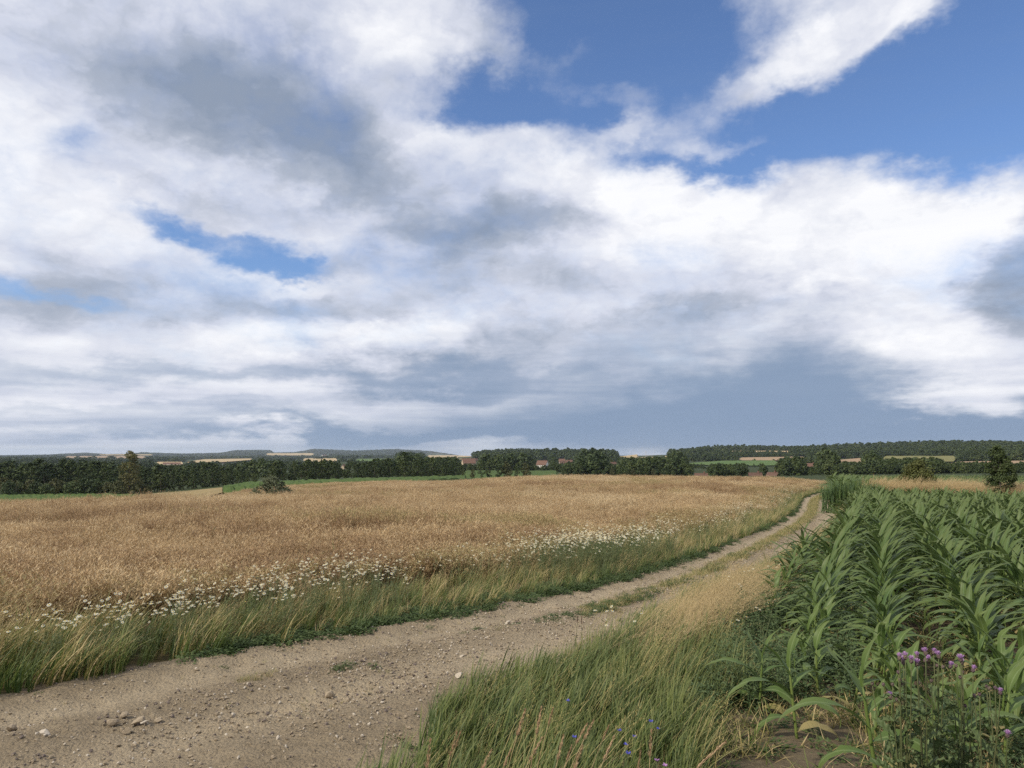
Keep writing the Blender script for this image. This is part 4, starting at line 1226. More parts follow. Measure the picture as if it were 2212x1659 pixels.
# ------------------------------------------------------------------ single seed stalks, cornflowers and clovers in the near bank
M_COCK = leaf_mat('cocksfoot_head', (0.52, 0.37, 0.22), (0.40, 0.27, 0.15), None, .2, .7)
def seed_head_mesh(name, L, r_, n_=70, mat=None, lobes=3):
    mb = MB()
    for i in range(n_):
        t = rk.random(); lob = .55 + .45 * abs(math.sin(t * math.pi * lobes))
        a = rk.uniform(0, 6.283); rr = r_ * lob * (1 - .6 * t) * rk.uniform(.2, 1)
        p = Vector((math.cos(a) * rr * .4, math.sin(a) * rr * .4, L * t - .006)); q = p + Vector((math.cos(a) * rr, math.sin(a) * rr, .014))
        ribbon(mb, [p, p.lerp(q, .5), q], [.0015, .0042, .001], (-math.sin(a), math.cos(a), rk.gauss(0, .3)), 0)
    return mb.mesh(name, mat or M_COCK)
COCK = [seed_head_mesh('seed_head', .095, .013), seed_head_mesh('seed_head', .075, .011, 60), seed_head_mesh('seed_head', .11, .012, 80, None, 4)]
def c6(x, y): return (1400 + .678 * x) / 1.823, (2300 + .678 * y) / 1.823
def stalk(pxpy, Y, tilt, label, group, cat, name, head, hsize=1.0, col=None, drop=.10):
    tip = at_depth(*pxpy, Y)
    base = Vector((tip.x - tilt * .34, tip.y + rk.uniform(-.1, .1), 0)); base.z = float(H(base.x, base.y))
    root = bpy.data.objects.new(name, None); COL.objects.link(root); root.location = base; root.empty_display_size = .1
    tag(root, label, cat, group)
    e_ = tip - base; mb = MB()
    P3 = [Vector((e_.x * t ** 1.8, e_.y * t, e_.z * t)) for t in (0, .25, .5, .75, .9, 1)]
    tube(mb, P3, [.0022, .0020, .0018, .0016, .0014, .0012], 5)
    link('stem', mb.mesh('stem', col or M_STRAW, True), root)
    d = (P3[-1] - P3[-2]).normalized()
    link('seed_head' if head in COCK else 'flower_head', head, root, loc=P3[-1], rot=d.to_track_quat('Z', 'Y').to_euler(), scale=(hsize,) * 3)
for i, (cx, cy, tl) in enumerate([(940, 860, .35), (1120, 800, .3), (1050, 860, .2), (1285, 905, .5), (1435, 890, .35), (1440, 1010, .4), (1175, 1000, .25), (1225, 1010, .3), (1010, 1010, .4), (735, 1060, .35),
                                  (580, 930, .25), (550, 985, .2), (1270, 1060, .3), (1640, 1060, .1), (1710, 990, .05), (2050, 990, .9), (1985, 1045, .9), (415, 1060, .1), (1330, 880, .5), (860, 1045, .3)]):
    lab = 'tan seed stalk nodding above the near grass bank' if cx < 1600 else 'tan seed stalk standing over the bare soil'
    stalk(c6(cx, cy + 18), 3.15 + rk.uniform(-.15, .5), tl, lab, 'tan seed stalks in front', 'grass stalk', 'seed_grass_stalk', COCK[i % 3], rk.uniform(.85, 1.15))
M_BLUE = leaf_mat('cornflower_petal', (0.075, 0.085, 0.42), (0.12, 0.12, 0.52), None, .2, .6)
M_PINK = leaf_mat('clover_petal', (0.42, 0.20, 0.45), (0.50, 0.28, 0.52), None, .2, .6)
def tuft_head(name, mat, n_, r_):
    mb = MB()
    for i in range(n_):
        a = 6.283 * i / n_ + rk.uniform(-.2, .2); up_ = rk.uniform(.1, .9)
        p = Vector((0, 0, 0)); q = Vector((math.cos(a) * r_, math.sin(a) * r_, r_ * up_))
        ribbon(mb, [p, p.lerp(q, .65), q], [.001, r_ * .55, .002], (-math.sin(a), math.cos(a), 0), 0)
    return mb.mesh(name, mat)
CFL = tuft_head('cornflower_head', M_BLUE, 12, .0125); CLV = tuft_head('clover_head', M_PINK, 18, .013)
for i, (cx, cy, where) in enumerate([(1233, 680, 'alone high in the grass bank'), (1533, 853, 'left of the blue pair in the low grass'), (1620, 888, 'at the centre of the low blue group'), (1715, 800, 'topmost of the blue group by the bare soil'),
                              (1757, 843, 'at the bare soil edge of the group'), (1570, 935, 'low between the seed stalks'), (1583, 985, 'lowest of the group'), (1270, 890, 'half hidden behind the seed stalks')]):
    stalk(c6(cx, cy), 4.0 - .5 * (cy > 900), .1, 'small blue cornflower ' + where, 'cornflowers in the grass', 'cornflower', 'cornflower', CFL, 1.0, M_FSTEM)
stalk(c6(1750, 1027), 3.5, .05, 'pink clover head low at the edge of bare soil', 'clovers', 'clover', 'clover', CLV, 1.0, M_FSTEM)
stalk(c6(1797, 1055), 3.45, .05, 'second pink clover head, nearest the frame bottom', 'clovers', 'clover', 'clover', CLV, .9, M_FSTEM)
DOCK = seed_head_mesh('seed_head', .05, .008, 40, leaf_mat('dock_head', (0.10, 0.055, 0.035), (0.14, 0.08, 0.05), None, 0, .8), 1); COCK.append(DOCK)
stalk((1247, 1345), 7.3, .05, 'dark brown seed head of ribwort over the track edge', 'ribworts', 'ribwort', 'ribwort', DOCK, 1.2, M_FSTEM)
stalk((1256, 1347), 7.3, .02, 'second dark brown ribwort head beside the first', 'ribworts', 'ribwort', 'ribwort', DOCK, 1.2, M_FSTEM)

# ------------------------------------------------------------------ trees
rt_ = random.Random(29)
M_BARK = plain_mat('bark', (0.085, 0.065, 0.050), (0.14, 0.12, 0.10), 0.95, 6.0, 0.6)
M_WOOD1 = leaf_mat('dark_foliage', (0.026, 0.048, 0.017), (0.070, 0.098, 0.028), None, .18, .6, nscale=.25)
M_WOOD2 = leaf_mat('mid_foliage', (0.050, 0.082, 0.024), (0.095, 0.120, 0.036), None, .18, .6, nscale=.25)
M_WOOD3 = leaf_mat('olive_foliage', (0.070, 0.080, 0.026), (0.105, 0.105, 0.038), None, .18, .6, nscale=.4)
M_WOOD4 = leaf_mat('willow_foliage', (0.095, 0.115, 0.058), (0.14, 0.155, 0.085), None, .18, .6, nscale=.4)
def crown_mesh(name, h, rad, env, ncl, per, leaf, mat, low=.1, up_bias=.25):
    """foliage as small bent leaf sprays gathered in uneven clumps through the crown"""
    mb = MB()
    for c_ in range(ncl):
        t = low + (1 - low) * rt_.random() ** .9
        e_ = env(t) * rad
        a = rt_.uniform(0, 6.283); rr = e_ * math.sqrt(rt_.random()) * .95
        ctr = Vector((math.cos(a) * rr, math.sin(a) * rr, h * t))
        cr_ = rad * rt_.uniform(.16, .34) * (.5 + .5 * env(t))
        for i in range(per):
            d = Vector((rt_.gauss(0, 1), rt_.gauss(0, 1), rt_.gauss(.15, .8))).normalized()
            p = ctr + d * cr_ * rt_.uniform(.5, 1.05)
            if p.z < h * low * .4: continue
            n_ = (d + Vector((rt_.gauss(0, .6), rt_.gauss(0, .6), rt_.gauss(up_bias, .5)))).normalized()
            s1 = n_.cross(Vector((rt_.gauss(0, 1), rt_.gauss(0, 1), rt_.gauss(0, 1))))
            s1 = s1.normalized() if s1.length > 1e-6 else Vector((1, 0, 0))
            s2 = n_.cross(s1); L = leaf * rt_.uniform(.6, 1.35)
            mb.add([p - s1 * L * .5, p + s2 * L * .3 + n_ * L * .08, p + s1 * L * .5, p - s2 * L * .3 + n_ * L * .08], [(0, 1, 2, 3)], [(0, .5), (.5, 1), (1, .5), (.5, 0)])
    return mb.mesh(name, mat)
def trunk_mesh(name, h, r_, limbs, top=.85, spread=.3):
    mb = MB(); w_ = h * .02
    P3 = [Vector((rt_.gauss(0, w_) * t, rt_.gauss(0, w_) * t, h * top * t - .2)) for t in (0, .08, .25, .45, .65, .85, 1)]
    tube(mb, P3, [r_ * 1.35, r_, r_ * .85, r_ * .68, r_ * .48, r_ * .3, r_ * .1], 6)
    for i in range(limbs):
        t = rt_.uniform(.2, .85); a = rt_.uniform(0, 6.283); p0 = Vector((0, 0, h * top * t)); L = h * spread * (1.1 - t) * rt_.uniform(.7, 1.2)
        p1 = p0 + Vector((math.cos(a) * L, math.sin(a) * L, L * rt_.uniform(.5, 1.1)))
        tube(mb, [p0, p0.lerp(p1, .5) + Vector((0, 0, -.06 * L)), p1], [r_ * .4 * (1.1 - t), r_ * .25 * (1.1 - t), r_ * .06], 5)
    return mb.mesh(name, M_BARK, True)
rnd_env = lambda t: math.sin(math.pi * min(1, max(0, t)) ** .8) ** .6
col_env = lambda t: (min(1, t / .22) ** .7) * (1 - max(0, (t - .5) / .5) ** 2.2 * .85)
con_env = lambda t: max(.05, (1 - t) ** .62) * min(1, t / .1 + .35)
bush_env = lambda t: max(.06, 1 - t ** 2.1) ** .6
def tree_kind(name, h, rad, env, ncl, per, leaf, mat, low, limbs, tr):
    return (trunk_mesh(name + '_trunk', h, tr, limbs), crown_mesh(name + '_crown', h, rad, env, ncl, per, leaf, mat, low), h)
POP = [tree_kind('wood_tree', 12, 2.5, col_env, 46, 30, .62, (M_WOOD1, M_WOOD2, M_WOOD1, M_WOOD2)[i], .08, 8, .16) for i in range(4)]
RND = [tree_kind('round_tree', 10, 4.0, rnd_env, 52, 32, .70, (M_WOOD1, M_WOOD2, M_WOOD3)[i], .16, 9, .20) for i in range(3)]
BSH = [tree_kind('field_bush', 5, 4.0, bush_env, 46, 32, .55, (M_WOOD2, M_WOOD3, M_WOOD1)[i], .03, 8, .12) for i in range(3)]
def plant_tree(kind, name, loc, h, wid, label, cat='tree', group=None, rz=None):
    root = bpy.data.objects.new(name, None); COL.objects.link(root); root.empty_display_size = .5
    k_ = h / kind[2]
    root.location = loc; root.rotation_euler = (0, 0, rt_.uniform(0, 6.283) if rz is None else rz); root.scale = (k_ * wid, k_ * wid, k_)
    tag(root, label, cat, group)
    link('trunk', kind[0], root); link('crown', kind[1], root)
    return root
def h_for(px, r, top):
    """height a thing needs at a spot for its top to reach a photo row"""
    p = on(px, r); c = math.cos(math.atan((px - 1106.) / FPX))
    return max(.5, EYE - v_of(top) * r * c - p.z)

# left-hand wood behind the green strip, three staggered rows
for row, (r0, dt, n_) in enumerate(((300, 4, 46), (313, 0, 40), (328, -4, 36))):
    for i in range(n_):
        px = -20 + 580 * (i + rt_.uniform(.1, .9)) / n_
        if 262 < px < 305 and row == 0: continue
        top = np.interp(px, [0, 100, 250, 320, 420, 520, 562], [1003, 1000, 1006, 1008, 1010, 1013, 1022]) + dt * .5 + rt_.choice((-7, -3, 0, 3, 7, 12)) + rt_.uniform(-3, 3)
        r_ = r0 + rt_.uniform(-4, 4) - (28 if px > 300 else 0) * (px - 300) / 260
        plant_tree(POP[rt_.randrange(4)], 'wood_tree', on(px, r_), h_for(px, r_, top), rt_.uniform(.75, 1.6), 'dark slender tree packed in the wood below the field on the left', 'tree', 'trees of the left-hand wood')
# hedge of round bushes in front of it
for i in range(15):
    px = -15 + 275 * (i + rt_.uniform(.2, .8)) / 15; r_ = 282 + rt_.uniform(-4, 4)
    plant_tree(BSH[i % 3], 'hedge_bush', on(px, r_), h_for(px, r_, 1036 + rt_.uniform(-4, 10)), rt_.uniform(.75, 1.05), 'round dark bush in the hedge before the left-hand wood', 'bush', 'hedge bushes before the wood')
lar_env = lambda t: min(1, t / .12 + .3) * (1 - t) ** .38 * (.92 + .08 * math.sin(t * 23))
k1 = (trunk_mesh('larch_trunk', 16, .26, 12), crown_mesh('larch_crown', 16, 4.6, lar_env, 110, 34, .55, leaf_mat('larch_foliage', (0.105, 0.105, 0.034), (0.15, 0.14, 0.05), None, .2, .6), .04), 16)
plant_tree(k1, 'larch_tree', on(285, 272), h_for(285, 272, 976), 1.1, 'tall brownish green larch rising above the dark wood', 'tree')
for px, tp, wd in ((262, 1040, .8), (305, 1042, .8), (322, 1048, .7)):
    plant_tree(BSH[1], 'larch_shoot', on(px, 270), h_for(px, 270, tp), wd, 'olive shrub at the foot of the tall larch', 'bush', 'shrubs under the larch')
# middle wood
for row, (r0, n_) in enumerate(((290, 40), (303, 32))):
    for i in range(n_):
        px = 582 + 424 * (i + rt_.uniform(.1, .9)) / n_
        top = np.interp(px, [580, 640, 700, 760, 830, 880, 940, 1005], [1002, 996, 993, 1000, 992, 996, 990, 1003]) + rt_.choice((0, 0, 4, 9, 14)) + rt_.uniform(-3, 3)
        r_ = r0 + rt_.uniform(-4, 4) + (px - 580) * .05
        plant_tree(POP[rt_.randrange(4)], 'wood_tree', on(px, r_), h_for(px, r_, top), rt_.uniform(.9, 1.3), 'dark tree in the long wood behind the mid-field green strip', 'tree', 'trees of the middle wood')
for px, tp, wd, lab in ((1040, 996, 1.0, 'leftmost poplar of the round clump beyond the brown crest'), (1058, 992, 1.1, 'tallest poplar of the round clump beyond the brown crest'), (1078, 995, 1.0, 'right-hand poplar of the round clump beyond the brown crest'), (1093, 997, .9, 'outermost poplar of the round clump toward the lone tree'),
                        (1118, 998, 1.0, 'broad lone tree between the clump and the village'), (1136, 1000, .8, 'slim lone tree leaning on the broad one'), (1252, 996, 1.15, 'dark green tree standing before the red roofs'), (1216, 1007, 1.0, 'low grey-green tree left of the dark one'),
                        (1022, 1013, .7, 'small pale bush in the gap of the middle wood')):
    plant_tree(RND[rt_.randrange(3)] if wd < .95 else POP[1 + 2 * rt_.randrange(2)], 'field_tree', on(px, 330), h_for(px, 330, tp), wd * 1.1, lab, 'tree', 'single trees beyond the brown crest')
for i, px in enumerate((1285, 1303, 1322, 1338, 1352, 1366, 1380, 1395, 1410, 1432, 1452)):
    plant_tree(RND[i % 3], 'field_tree', on(px, 380), h_for(px, 380, (1014, 1015, 1012, 1015, 1008, 1013, 1004, 1010, 1013, 1010, 1015)[i]), 1.0, 'bushy tree in the row just beyond the brown crest', 'tree', 'tree row beyond the crest')

# the shrub in the crop, the bush, the tree and the reed stand beyond the corn
k2 = (trunk_mesh('shrub_trunk', 2.4, .06, 12, .8, .6), crown_mesh('shrub_crown', 2.4, 1.7, bush_env, 70, 60, .16, M_WOOD4, .04), 2.4)
plant_tree(k2, 'field_shrub', on(590, 70), h_for(590, 70, 1031), 1.1, 'lone grey-green shrub at the edge of the brown crop', 'shrub')
k2b = (k2[0], crown_mesh('shrub_crown', 2.4, 1.2, rnd_env, 40, 50, .16, M_WOOD4, .04), 2.4)
plant_tree(k2b, 'field_shrub', on(556, 72), h_for(556, 72, 1058), 1.1, 'low side shoot bush left of the lone shrub', 'shrub')
k3 = (trunk_mesh('bush_trunk', 2.8, .07, 14, .8, .5), crown_mesh('bush_crown', 2.8, 1.55, bush_env, 110, 70, .12, leaf_mat('bush_foliage', (0.062, 0.078, 0.018), (0.105, 0.115, 0.032), None, .2, .6, nscale=.9), .03), 2.8)
plant_tree(k3, 'round_bush', on(1980, 53), h_for(1980, 53, 1000), .92, 'round olive bush standing behind the far edge of the corn', 'bush')
up_env = lambda t: (min(1, t / .18) ** .6) * (1 - t) ** .42
k4 = (trunk_mesh('young_tree_trunk', 4.2, .07, 16, .92, .35), crown_mesh('young_tree_crown', 4.2, 1.25, up_env, 120, 62, .13, leaf_mat('young_tree_foliage', (0.040, 0.066, 0.018), (0.085, 0.105, 0.030), None, .2, .6, nscale=.9), .03), 4.2)
plant_tree(k4, 'young_tree', on(2152, 52), h_for(2152, 52, 966), .95, 'young pointed tree behind the corn near the right frame edge', 'tree')
M_REED = leaf_mat('reed_leaf', (0.070, 0.125, 0.040), (0.105, 0.155, 0.060), None, .28, .5)
mb = MB()
for i in range(1500):
    a = rk.uniform(0, 6.283); r_ = math.sqrt(rk.random())
    base = (math.cos(a) * r_ * 1.55, math.sin(a) * r_ * .8, rk.uniform(-.1, .9))
    blade(mb, base, rk.uniform(.6, 1.15) * (1.15 - .55 * r_ * r_), rk.uniform(.15, .7), .035, 0, wind=.35, segs=3)
reed_me = mb.mesh('reed_blades', M_REED)
mb = MB()
for i in range(60):
    a = rk.uniform(0, 6.283); r_ = math.sqrt(rk.random()) * .95
    b0 = Vector((math.cos(a) * r_ * 1.5, math.sin(a) * r_ * .75, -.1))
    tube(mb, [b0, b0 + Vector((.03, 0, .9)), b0 + Vector((.1, 0, 1.75))], [.012, .010, .004], 4)
reed_st = mb.mesh('reed_canes', M_CSTALK)
p = on(1838, 44)
root = bpy.data.objects.new('reed_clump', None); COL.objects.link(root); root.location = p; root.rotation_euler = (0, 0, R(-20)); k_ = h_for(1838, 44, 1021) / 2.0
root.scale = (k_, k_, k_)
tag(root, 'bright green tall reed clump where the track meets the corn', 'reeds')
link('blades', reed_me, root); link('canes', reed_st, root)
# tawny tall grass and green crop behind the corn
n = 4200
a = np.radians(rng.uniform(24.0, 37, n)); r_ = rng.uniform(49, 58, n); x, y = np.sin(a) * r_, np.cos(a) * r_
k_ = vnoise(x, y, .16, 71) * .7 + vnoise(x, y, .6, 72) * .3 > .50
x, y = x[k_], y[k_]
nn = len(x)
scatter('tall_dry_grass', np.stack([x, y, H(x, y)], 1), rots(nn, .06, False), sc1(rng.uniform(2.8, 3.7, nn)), rng.integers(0, 4, nn), K_TAN, 'tall straw-yellow grass strip behind the corn', 'grass')
n = 5200
a = np.radians(rng.uniform(22.5, 37, n)); r_ = np.sqrt(rng.uniform(62. ** 2, 210. ** 2, n)); x, y = np.sin(a) * r_, np.cos(a) * r_
s_ = rng.uniform(1.15, 1.5, n)
scatter('far_corn_crop', np.stack([x, y, H(x, y)], 1), rots(n, .06, False), np.stack([s_ * 1.6, s_ * 1.6, s_], 1), rng.integers(0, 14, n), [c[2] for c in CORN], 'second green corn field behind the bush and the young tree', 'corn')

# ------------------------------------------------------------------ fields of the valley, laid on the ground
def field_mat(name, a_, b_, sc_=.03):
    m, nt, out = new_mat(name)
    geo = nt.nodes.new('ShaderNodeNewGeometry')
    f = noise(geo.outputs['Position'], sc_, 5, .65)
    b = principled(nt, mixc(smooth(f, .3, .7), a_, b_), .95, .05)
    nt.links.new(b.outputs[0], out.inputs[0]); return m
F_TAN = field_mat('ripe_field', (0.37, 0.285, 0.160), (0.44, 0.34, 0.20))
F_PINK = field_mat('rape_field', (0.29, 0.205, 0.130), (0.34, 0.245, 0.155))
F_GRN = field_mat('green_field', (0.075, 0.130, 0.040), (0.115, 0.160, 0.060))
F_CORN = field_mat('corn_far', (0.050, 0.088, 0.026), (0.088, 0.122, 0.042), .35)
F_OLV = field_mat('meadow', (0.15, 0.155, 0.060), (0.22, 0.20, 0.09))
F_BRN = field_mat('stubble', (0.20, 0.155, 0.080), (0.30, 0.235, 0.12))
FIELDS = []
def field(name, top, bot, mat, label, r0=380., lift=.0016, jit=0.0, cat='field', rows=6, cols=24, taper=True):
    """sheet between an upper and a lower line of photo points, projected on the terrain"""
    x0, x1 = top[0][0], top[-1][0]
    V = []; F = []
    for i in range(cols + 1):
        px = x0 + (x1 - x0) * i / cols
        ta = np.interp(px, [q_[0] for q_ in top], [q_[1] for q_ in top]); ba = np.interp(px, [q_[0] for q_ in bot], [q_[1] for q_ in bot])
        e_ = min(1., min(i, cols - i) / (cols * .03)) if taper else 1.; mid_ = (ta + ba) / 2 + (random.uniform(-.5, .5) if taper else 0)
        ta, ba = mid_ + (ta - mid_) * (.12 + .88 * e_), mid_ + (ba - mid_) * (.12 + .88 * e_)
        A, B = hit(px, ta, r0), hit(px, ba, r0)
        for j in range(rows + 1):
            p = A.lerp(B, j / rows); p.z = float(H(p.x, p.y)) + (math.hypot(p.x, p.y) * lift + (random.uniform(0, jit) if jit else 0) if not (jit and (j in (0, rows) or i in (0, cols))) else -.3)
            V.append(p)
        if i:
            o = i * (rows + 1)
            F += [(o - rows - 1 + j, o + j, o + j + 1, o - rows + j) for j in range(rows)]
    mb = MB(); mb.add(V, F); me = mb.mesh(name, mat)
    face_up(me)
    FIELDS.append((x0, x1, min(q_[1] for q_ in top) - .5, max(q_[1] for q_ in bot)))
    return tag(link(name, me), label, cat, kind='structure')
def rect(x0, x1, ya, yb, dl=0, dr=0): return [(x0, ya + dl), (x1, ya + dr)], [(x0, yb), (x1, yb)]
field('wheat_field', *rect(921, 1020, 986, 995), F_TAN, 'pale wheat field with dots of trees above the middle wood')
field('wheat_field', [(1338, 989), (1385, 983), (1440, 982)], [(1338, 990), (1385, 995), (1440, 995)], F_TAN, 'bright wheat field on the slope right of the wooded knoll')
field('wheat_field', *rect(1575, 1707, 976.5, 981), F_TAN, 'thin wheat strip high under the ridge wood')
field('rape_field', *rect(1597, 1740, 989, 997, 2, 0), F_PINK, 'pinkish ripe field above the green one')
field('green_field', [(1488, 1003), (1560, 998), (1680, 997)], [(1488, 1005), (1560, 1009), (1680, 1008)], F_GRN, 'light green sloping field above the red roofs')
field('rape_field', *rect(1813, 1862, 992, 1006, 4, 0), F_PINK, 'small ripe field between dark tree groups')
field('meadow', *rect(1907, 2066, 987.5, 1000), F_OLV, 'olive meadow under the big wood on the right')
field('rape_field', [(2044, 1004), (2080, 1000), (2140, 999), (2225, 998)], [(2044, 1005), (2090, 1008), (2140, 1006), (2225, 1003)], F_PINK, 'pinkish ripe field below the big wood on the right')
field('rape_field', *rect(141, 316, 988, 993), F_PINK, 'far pinkish field strip above the left-hand wood')
field('wheat_field', *rect(338, 395, 1000.5, 1008), F_TAN, 'pale wheat patch beside the long white hall')
field('wheat_field', [(404, 1000), (440, 995), (545, 993)], [(404, 1003), (480, 1001), (545, 996)], F_TAN, 'wide yellow wheat field on the plain')
field('wheat_field', *rect(655, 728, 992.5, 1000), F_TAN, 'short wheat field behind the middle wood')
field('wheat_field', *rect(575, 678, 981.5, 986.5), F_TAN, 'far pale field strip below the blue hills')
field('wheat_field', *rect(215, 330, 984.5, 986.5), F_TAN, 'hair-thin pale strip on the far plain')
field('green_field', *rect(770, 850, 994, 999), F_GRN, 'small green paddock among far hedges')
field('corn_field', [(-30, 1070), (300, 1076)], [(-30, 1092), (300, 1092)], F_CORN, 'green crop strip at the foot of the left-hand wood', 150., .004, .5, rows=14, cols=60, taper=False)
field('stubble_field', [(300, 1074), (400, 1066), (480, 1058)], [(300, 1082), (400, 1080), (480, 1080)], F_BRN, 'brown stubble corner below the left-hand wood', 150., .003, 0, taper=False)
field('corn_field', [(478, 1060), (530, 1050), (620, 1047), (768, 1042), (1010, 1034)], [(478, 1078), (530, 1078), (620, 1070), (768, 1056), (1010, 1042)], F_CORN, 'long green crop strip between brown field and middle wood', 160., .004, .6, rows=16, cols=90, taper=False)
field('green_field', *rect(1000, 1210, 1020, 1034), F_CORN, 'green field behind the round poplar clump', 250., .003, .3, taper=False)

# ------------------------------------------------------------------ houses
M_WALL = plain_mat('white_render', (0.76, 0.74, 0.68), (0.66, 0.63, 0.56), .85, .4)
M_WALLB = plain_mat('tan_render', (0.52, 0.42, 0.29), (0.45, 0.36, 0.25), .85, .4)
M_RED = plain_mat('red_tiles', (0.135, 0.078, 0.058), (0.105, 0.064, 0.050), .85, .6)
M_BRTILE = plain_mat('brown_tiles', (0.19, 0.105, 0.075), (0.14, 0.085, 0.065), .85, .6)
M_GLASS = plain_mat('window_glass', (0.03, 0.035, 0.04), None, .15, 1, 0, .5)
M_DOOR = plain_mat('door_wood', (0.12, 0.075, 0.045), (0.09, 0.06, 0.04), .7)
HOUSES = []
def box(mb, x0, x1, y0, y1, z0, z1):
    mb.add([(x, y, z) for z in (z0, z1) for y in (y0, y1) for x in (x0, x1)], [(0, 2, 3, 1), (4, 5, 7, 6), (0, 1, 5, 4), (2, 6, 7, 3), (0, 4, 6, 2), (1, 3, 7, 5)])
def house(px, py, wpx, label, wall=None, roof=None, rz=.3, depth=.62, wh=.30, rh=.36, r0=380., far=None, sink=0.):
    p = hit(px, py, r0) if far is None else on(px, far); p.z -= sink; r_ = math.hypot(p.x, p.y); L = max(6., wpx / FPX * r_ * 1.05); D = L * depth; h = max(2.6, L * wh); k_ = L * rh
    root = bpy.data.objects.new('village_house', None); COL.objects.link(root); root.location = (p.x, p.y, p.z + .2); root.rotation_euler = (0, 0, rz - math.atan2(p.x, p.y))
    root.empty_display_size = 2
    tag(root, label, 'house', 'village houses')
    HOUSES.append((px - wpx * .65, px + wpx * .65, py - (h + k_) / r_ * FPX, py + .5))
    mb = MB(); x, y = L / 2, D / 2
    mb.add([(-x, -y, -2), (x, -y, -2), (x, y, -2), (-x, y, -2), (-x, -y, h), (x, -y, h), (x, y, h), (-x, y, h), (-x, 0, h + k_), (x, 0, h + k_)],
           [(0, 1, 5, 4), (2, 3, 7, 6), (1, 2, 6, 9, 5), (3, 0, 4, 8, 7)])
    link('wall', mb.mesh('house_wall', wall or M_WALL), root)
    mb = MB(); o = .35; th = .18
    for sgn in (-1, 1):
        e0, e1 = (sgn * (y + o), h - o * k_ / y), (0, h + k_)
        V = [(-x - o, e0[0], e0[1] + .05), (x + o, e0[0], e0[1] + .05), (x + o, 0, e1[1] + .05), (-x - o, 0, e1[1] + .05)]
        V += [(v[0], v[1], v[2] + th) for v in V]
        mb.add(V, [(0, 1, 2, 3), (7, 6, 5, 4), (0, 4, 5, 1), (1, 5, 6, 2), (3, 2, 6, 7), (0, 3, 7, 4)])
    ro = link('roof', mb.mesh('house_roof', roof or M_RED), root)
    mb = MB(); box(mb, L * .18, L * .18 + .8, -.4, .4, h + k_ * .6, h + k_ + 1.0); link('chimney', mb.mesh('house_chimney', M_BRTILE), ro)
    for wx in (-.34, -.02, .3):
        mb = MB(); box(mb, wx * L - .5, wx * L + .5, -y - .04, -y + .05, h * .35, h * .35 + 1.2); link('window', mb.mesh('house_window', M_GLASS), root)
    mb = MB(); box(mb, L * .12, L * .12 + .95, -y - .05, -y + .05, -.1, 2.0); link('door', mb.mesh('house_door', M_DOOR), root)
    for wy in (-.22, .16):
        mb = MB(); box(mb, x - .05, x + .04, wy * D, wy * D + 1.0, h * .35, h * .35 + 1.2); link('window', mb.mesh('house_window', M_GLASS), root)
house(1172, 1011, 22, 'white gabled house with long dark red roof among village trees', M_WALL, M_BRTILE, -.5)
house(1214, 1000, 12, 'tan walled house above the two red roofs', M_WALLB, M_TAN if False else M_BRTILE, .2)
house(1214, 1005.5, 11, 'dark red roofed cottage below the tan walled house', M_WALL, M_RED, .3)
house(1230, 1004, 14, 'house with the brightest orange-red roof of the village', M_WALLB, M_RED, -.35)
house(1325, 1008, 11, 'small white cottage with red roof left of the knoll field', M_WALL, M_RED, .15)
house(1012, 1009, 26, 'long brown roofed farm building behind the middle wood', M_WALLB, M_BRTILE, .25)
house(742, 1014, 12, 'tan gabled house peeping out of the middle wood', M_WALLB, M_BRTILE, 1.2)
house(1027, 997, 9, 'brick house at the edge of the pale wheat field', M_WALLB, M_RED, .4)
house(1512, 1030, 23, 'long red roof just above the brown crest', M_WALLB, M_RED, .05, .5, .30, .30, 260., 400., 3.6)
house(1628, 1030, 16, 'orange-red roof peeping over the crest right of the long one', M_WALLB, M_RED, .2, .6, .30, .40, 260., 400., 4.0)
house(1666, 1030, 12, 'red roofed house with white gable over the crest', M_WALL, M_RED, -.7, .7, .3, .45, 260., 400., 4.2)
house(1753, 1016, 11, 'grey walled barn at the foot of the dark tree group', M_WALLB, M_BRTILE, .3)
house(371, 1007, 30, 'long low white hall on the plain', M_WALL, M_BRTILE, .05, .3, .12, .10)
house(483, 1006, 6, 'tiny white gable on the plain right of the hall', M_WALL, M_BRTILE, 1.3)
house(392, 1010, 5, 'tiny white gable just over the left-hand wood', M_WALL, M_RED, 1.2)
house(700, 988, 8, 'far white house on the hedged hill', M_WALL, M_RED, .4, r0=900.)

# ------------------------------------------------------------------ far trees: woods and hedges too distant to count
LOWP = []
for i, mt in enumerate((M_WOOD1, M_WOOD1, M_WOOD2, M_WOOD1, M_WOOD2)):
    LOWP.append(crown_mesh('far_crown', 10, 4.4, (rnd_env, bush_env, rnd_env, col_env, bush_env)[i], 26, 15, 1.7, mt, .04))
def clear(px, py, h, r_, wfac):
    """keep woods off the fields and houses of the photograph, and low enough in front of them"""
    ok = np.ones(len(px), bool); h = h.copy()
    for (x0, x1, y0, y1) in FIELDS + HOUSES:
        half = h * wfac / r_ * FPX
        cols_ = (px > x0 - half) & (px < x1 + half)
        front = cols_ & (py > y1 - .3)
        lim = (py - y1 + .3 + 8.0 * rng.random(len(px)) ** 3) / FPX * r_
        h = np.where(front, np.minimum(h, lim), h)
        ok &= ~(cols_ & (py > y0 + .8) & (py <= y1 - .3))
    return ok & (h > 2.2), h
def pix(x, y, z):
    c, s_ = math.cos(PITCH), math.sin(PITCH); z = z - EYE
    d = y * c + z * s_; h = -y * s_ + z * c
    return 1106 + FPX * x / d, 829.5 - FPX * h / d
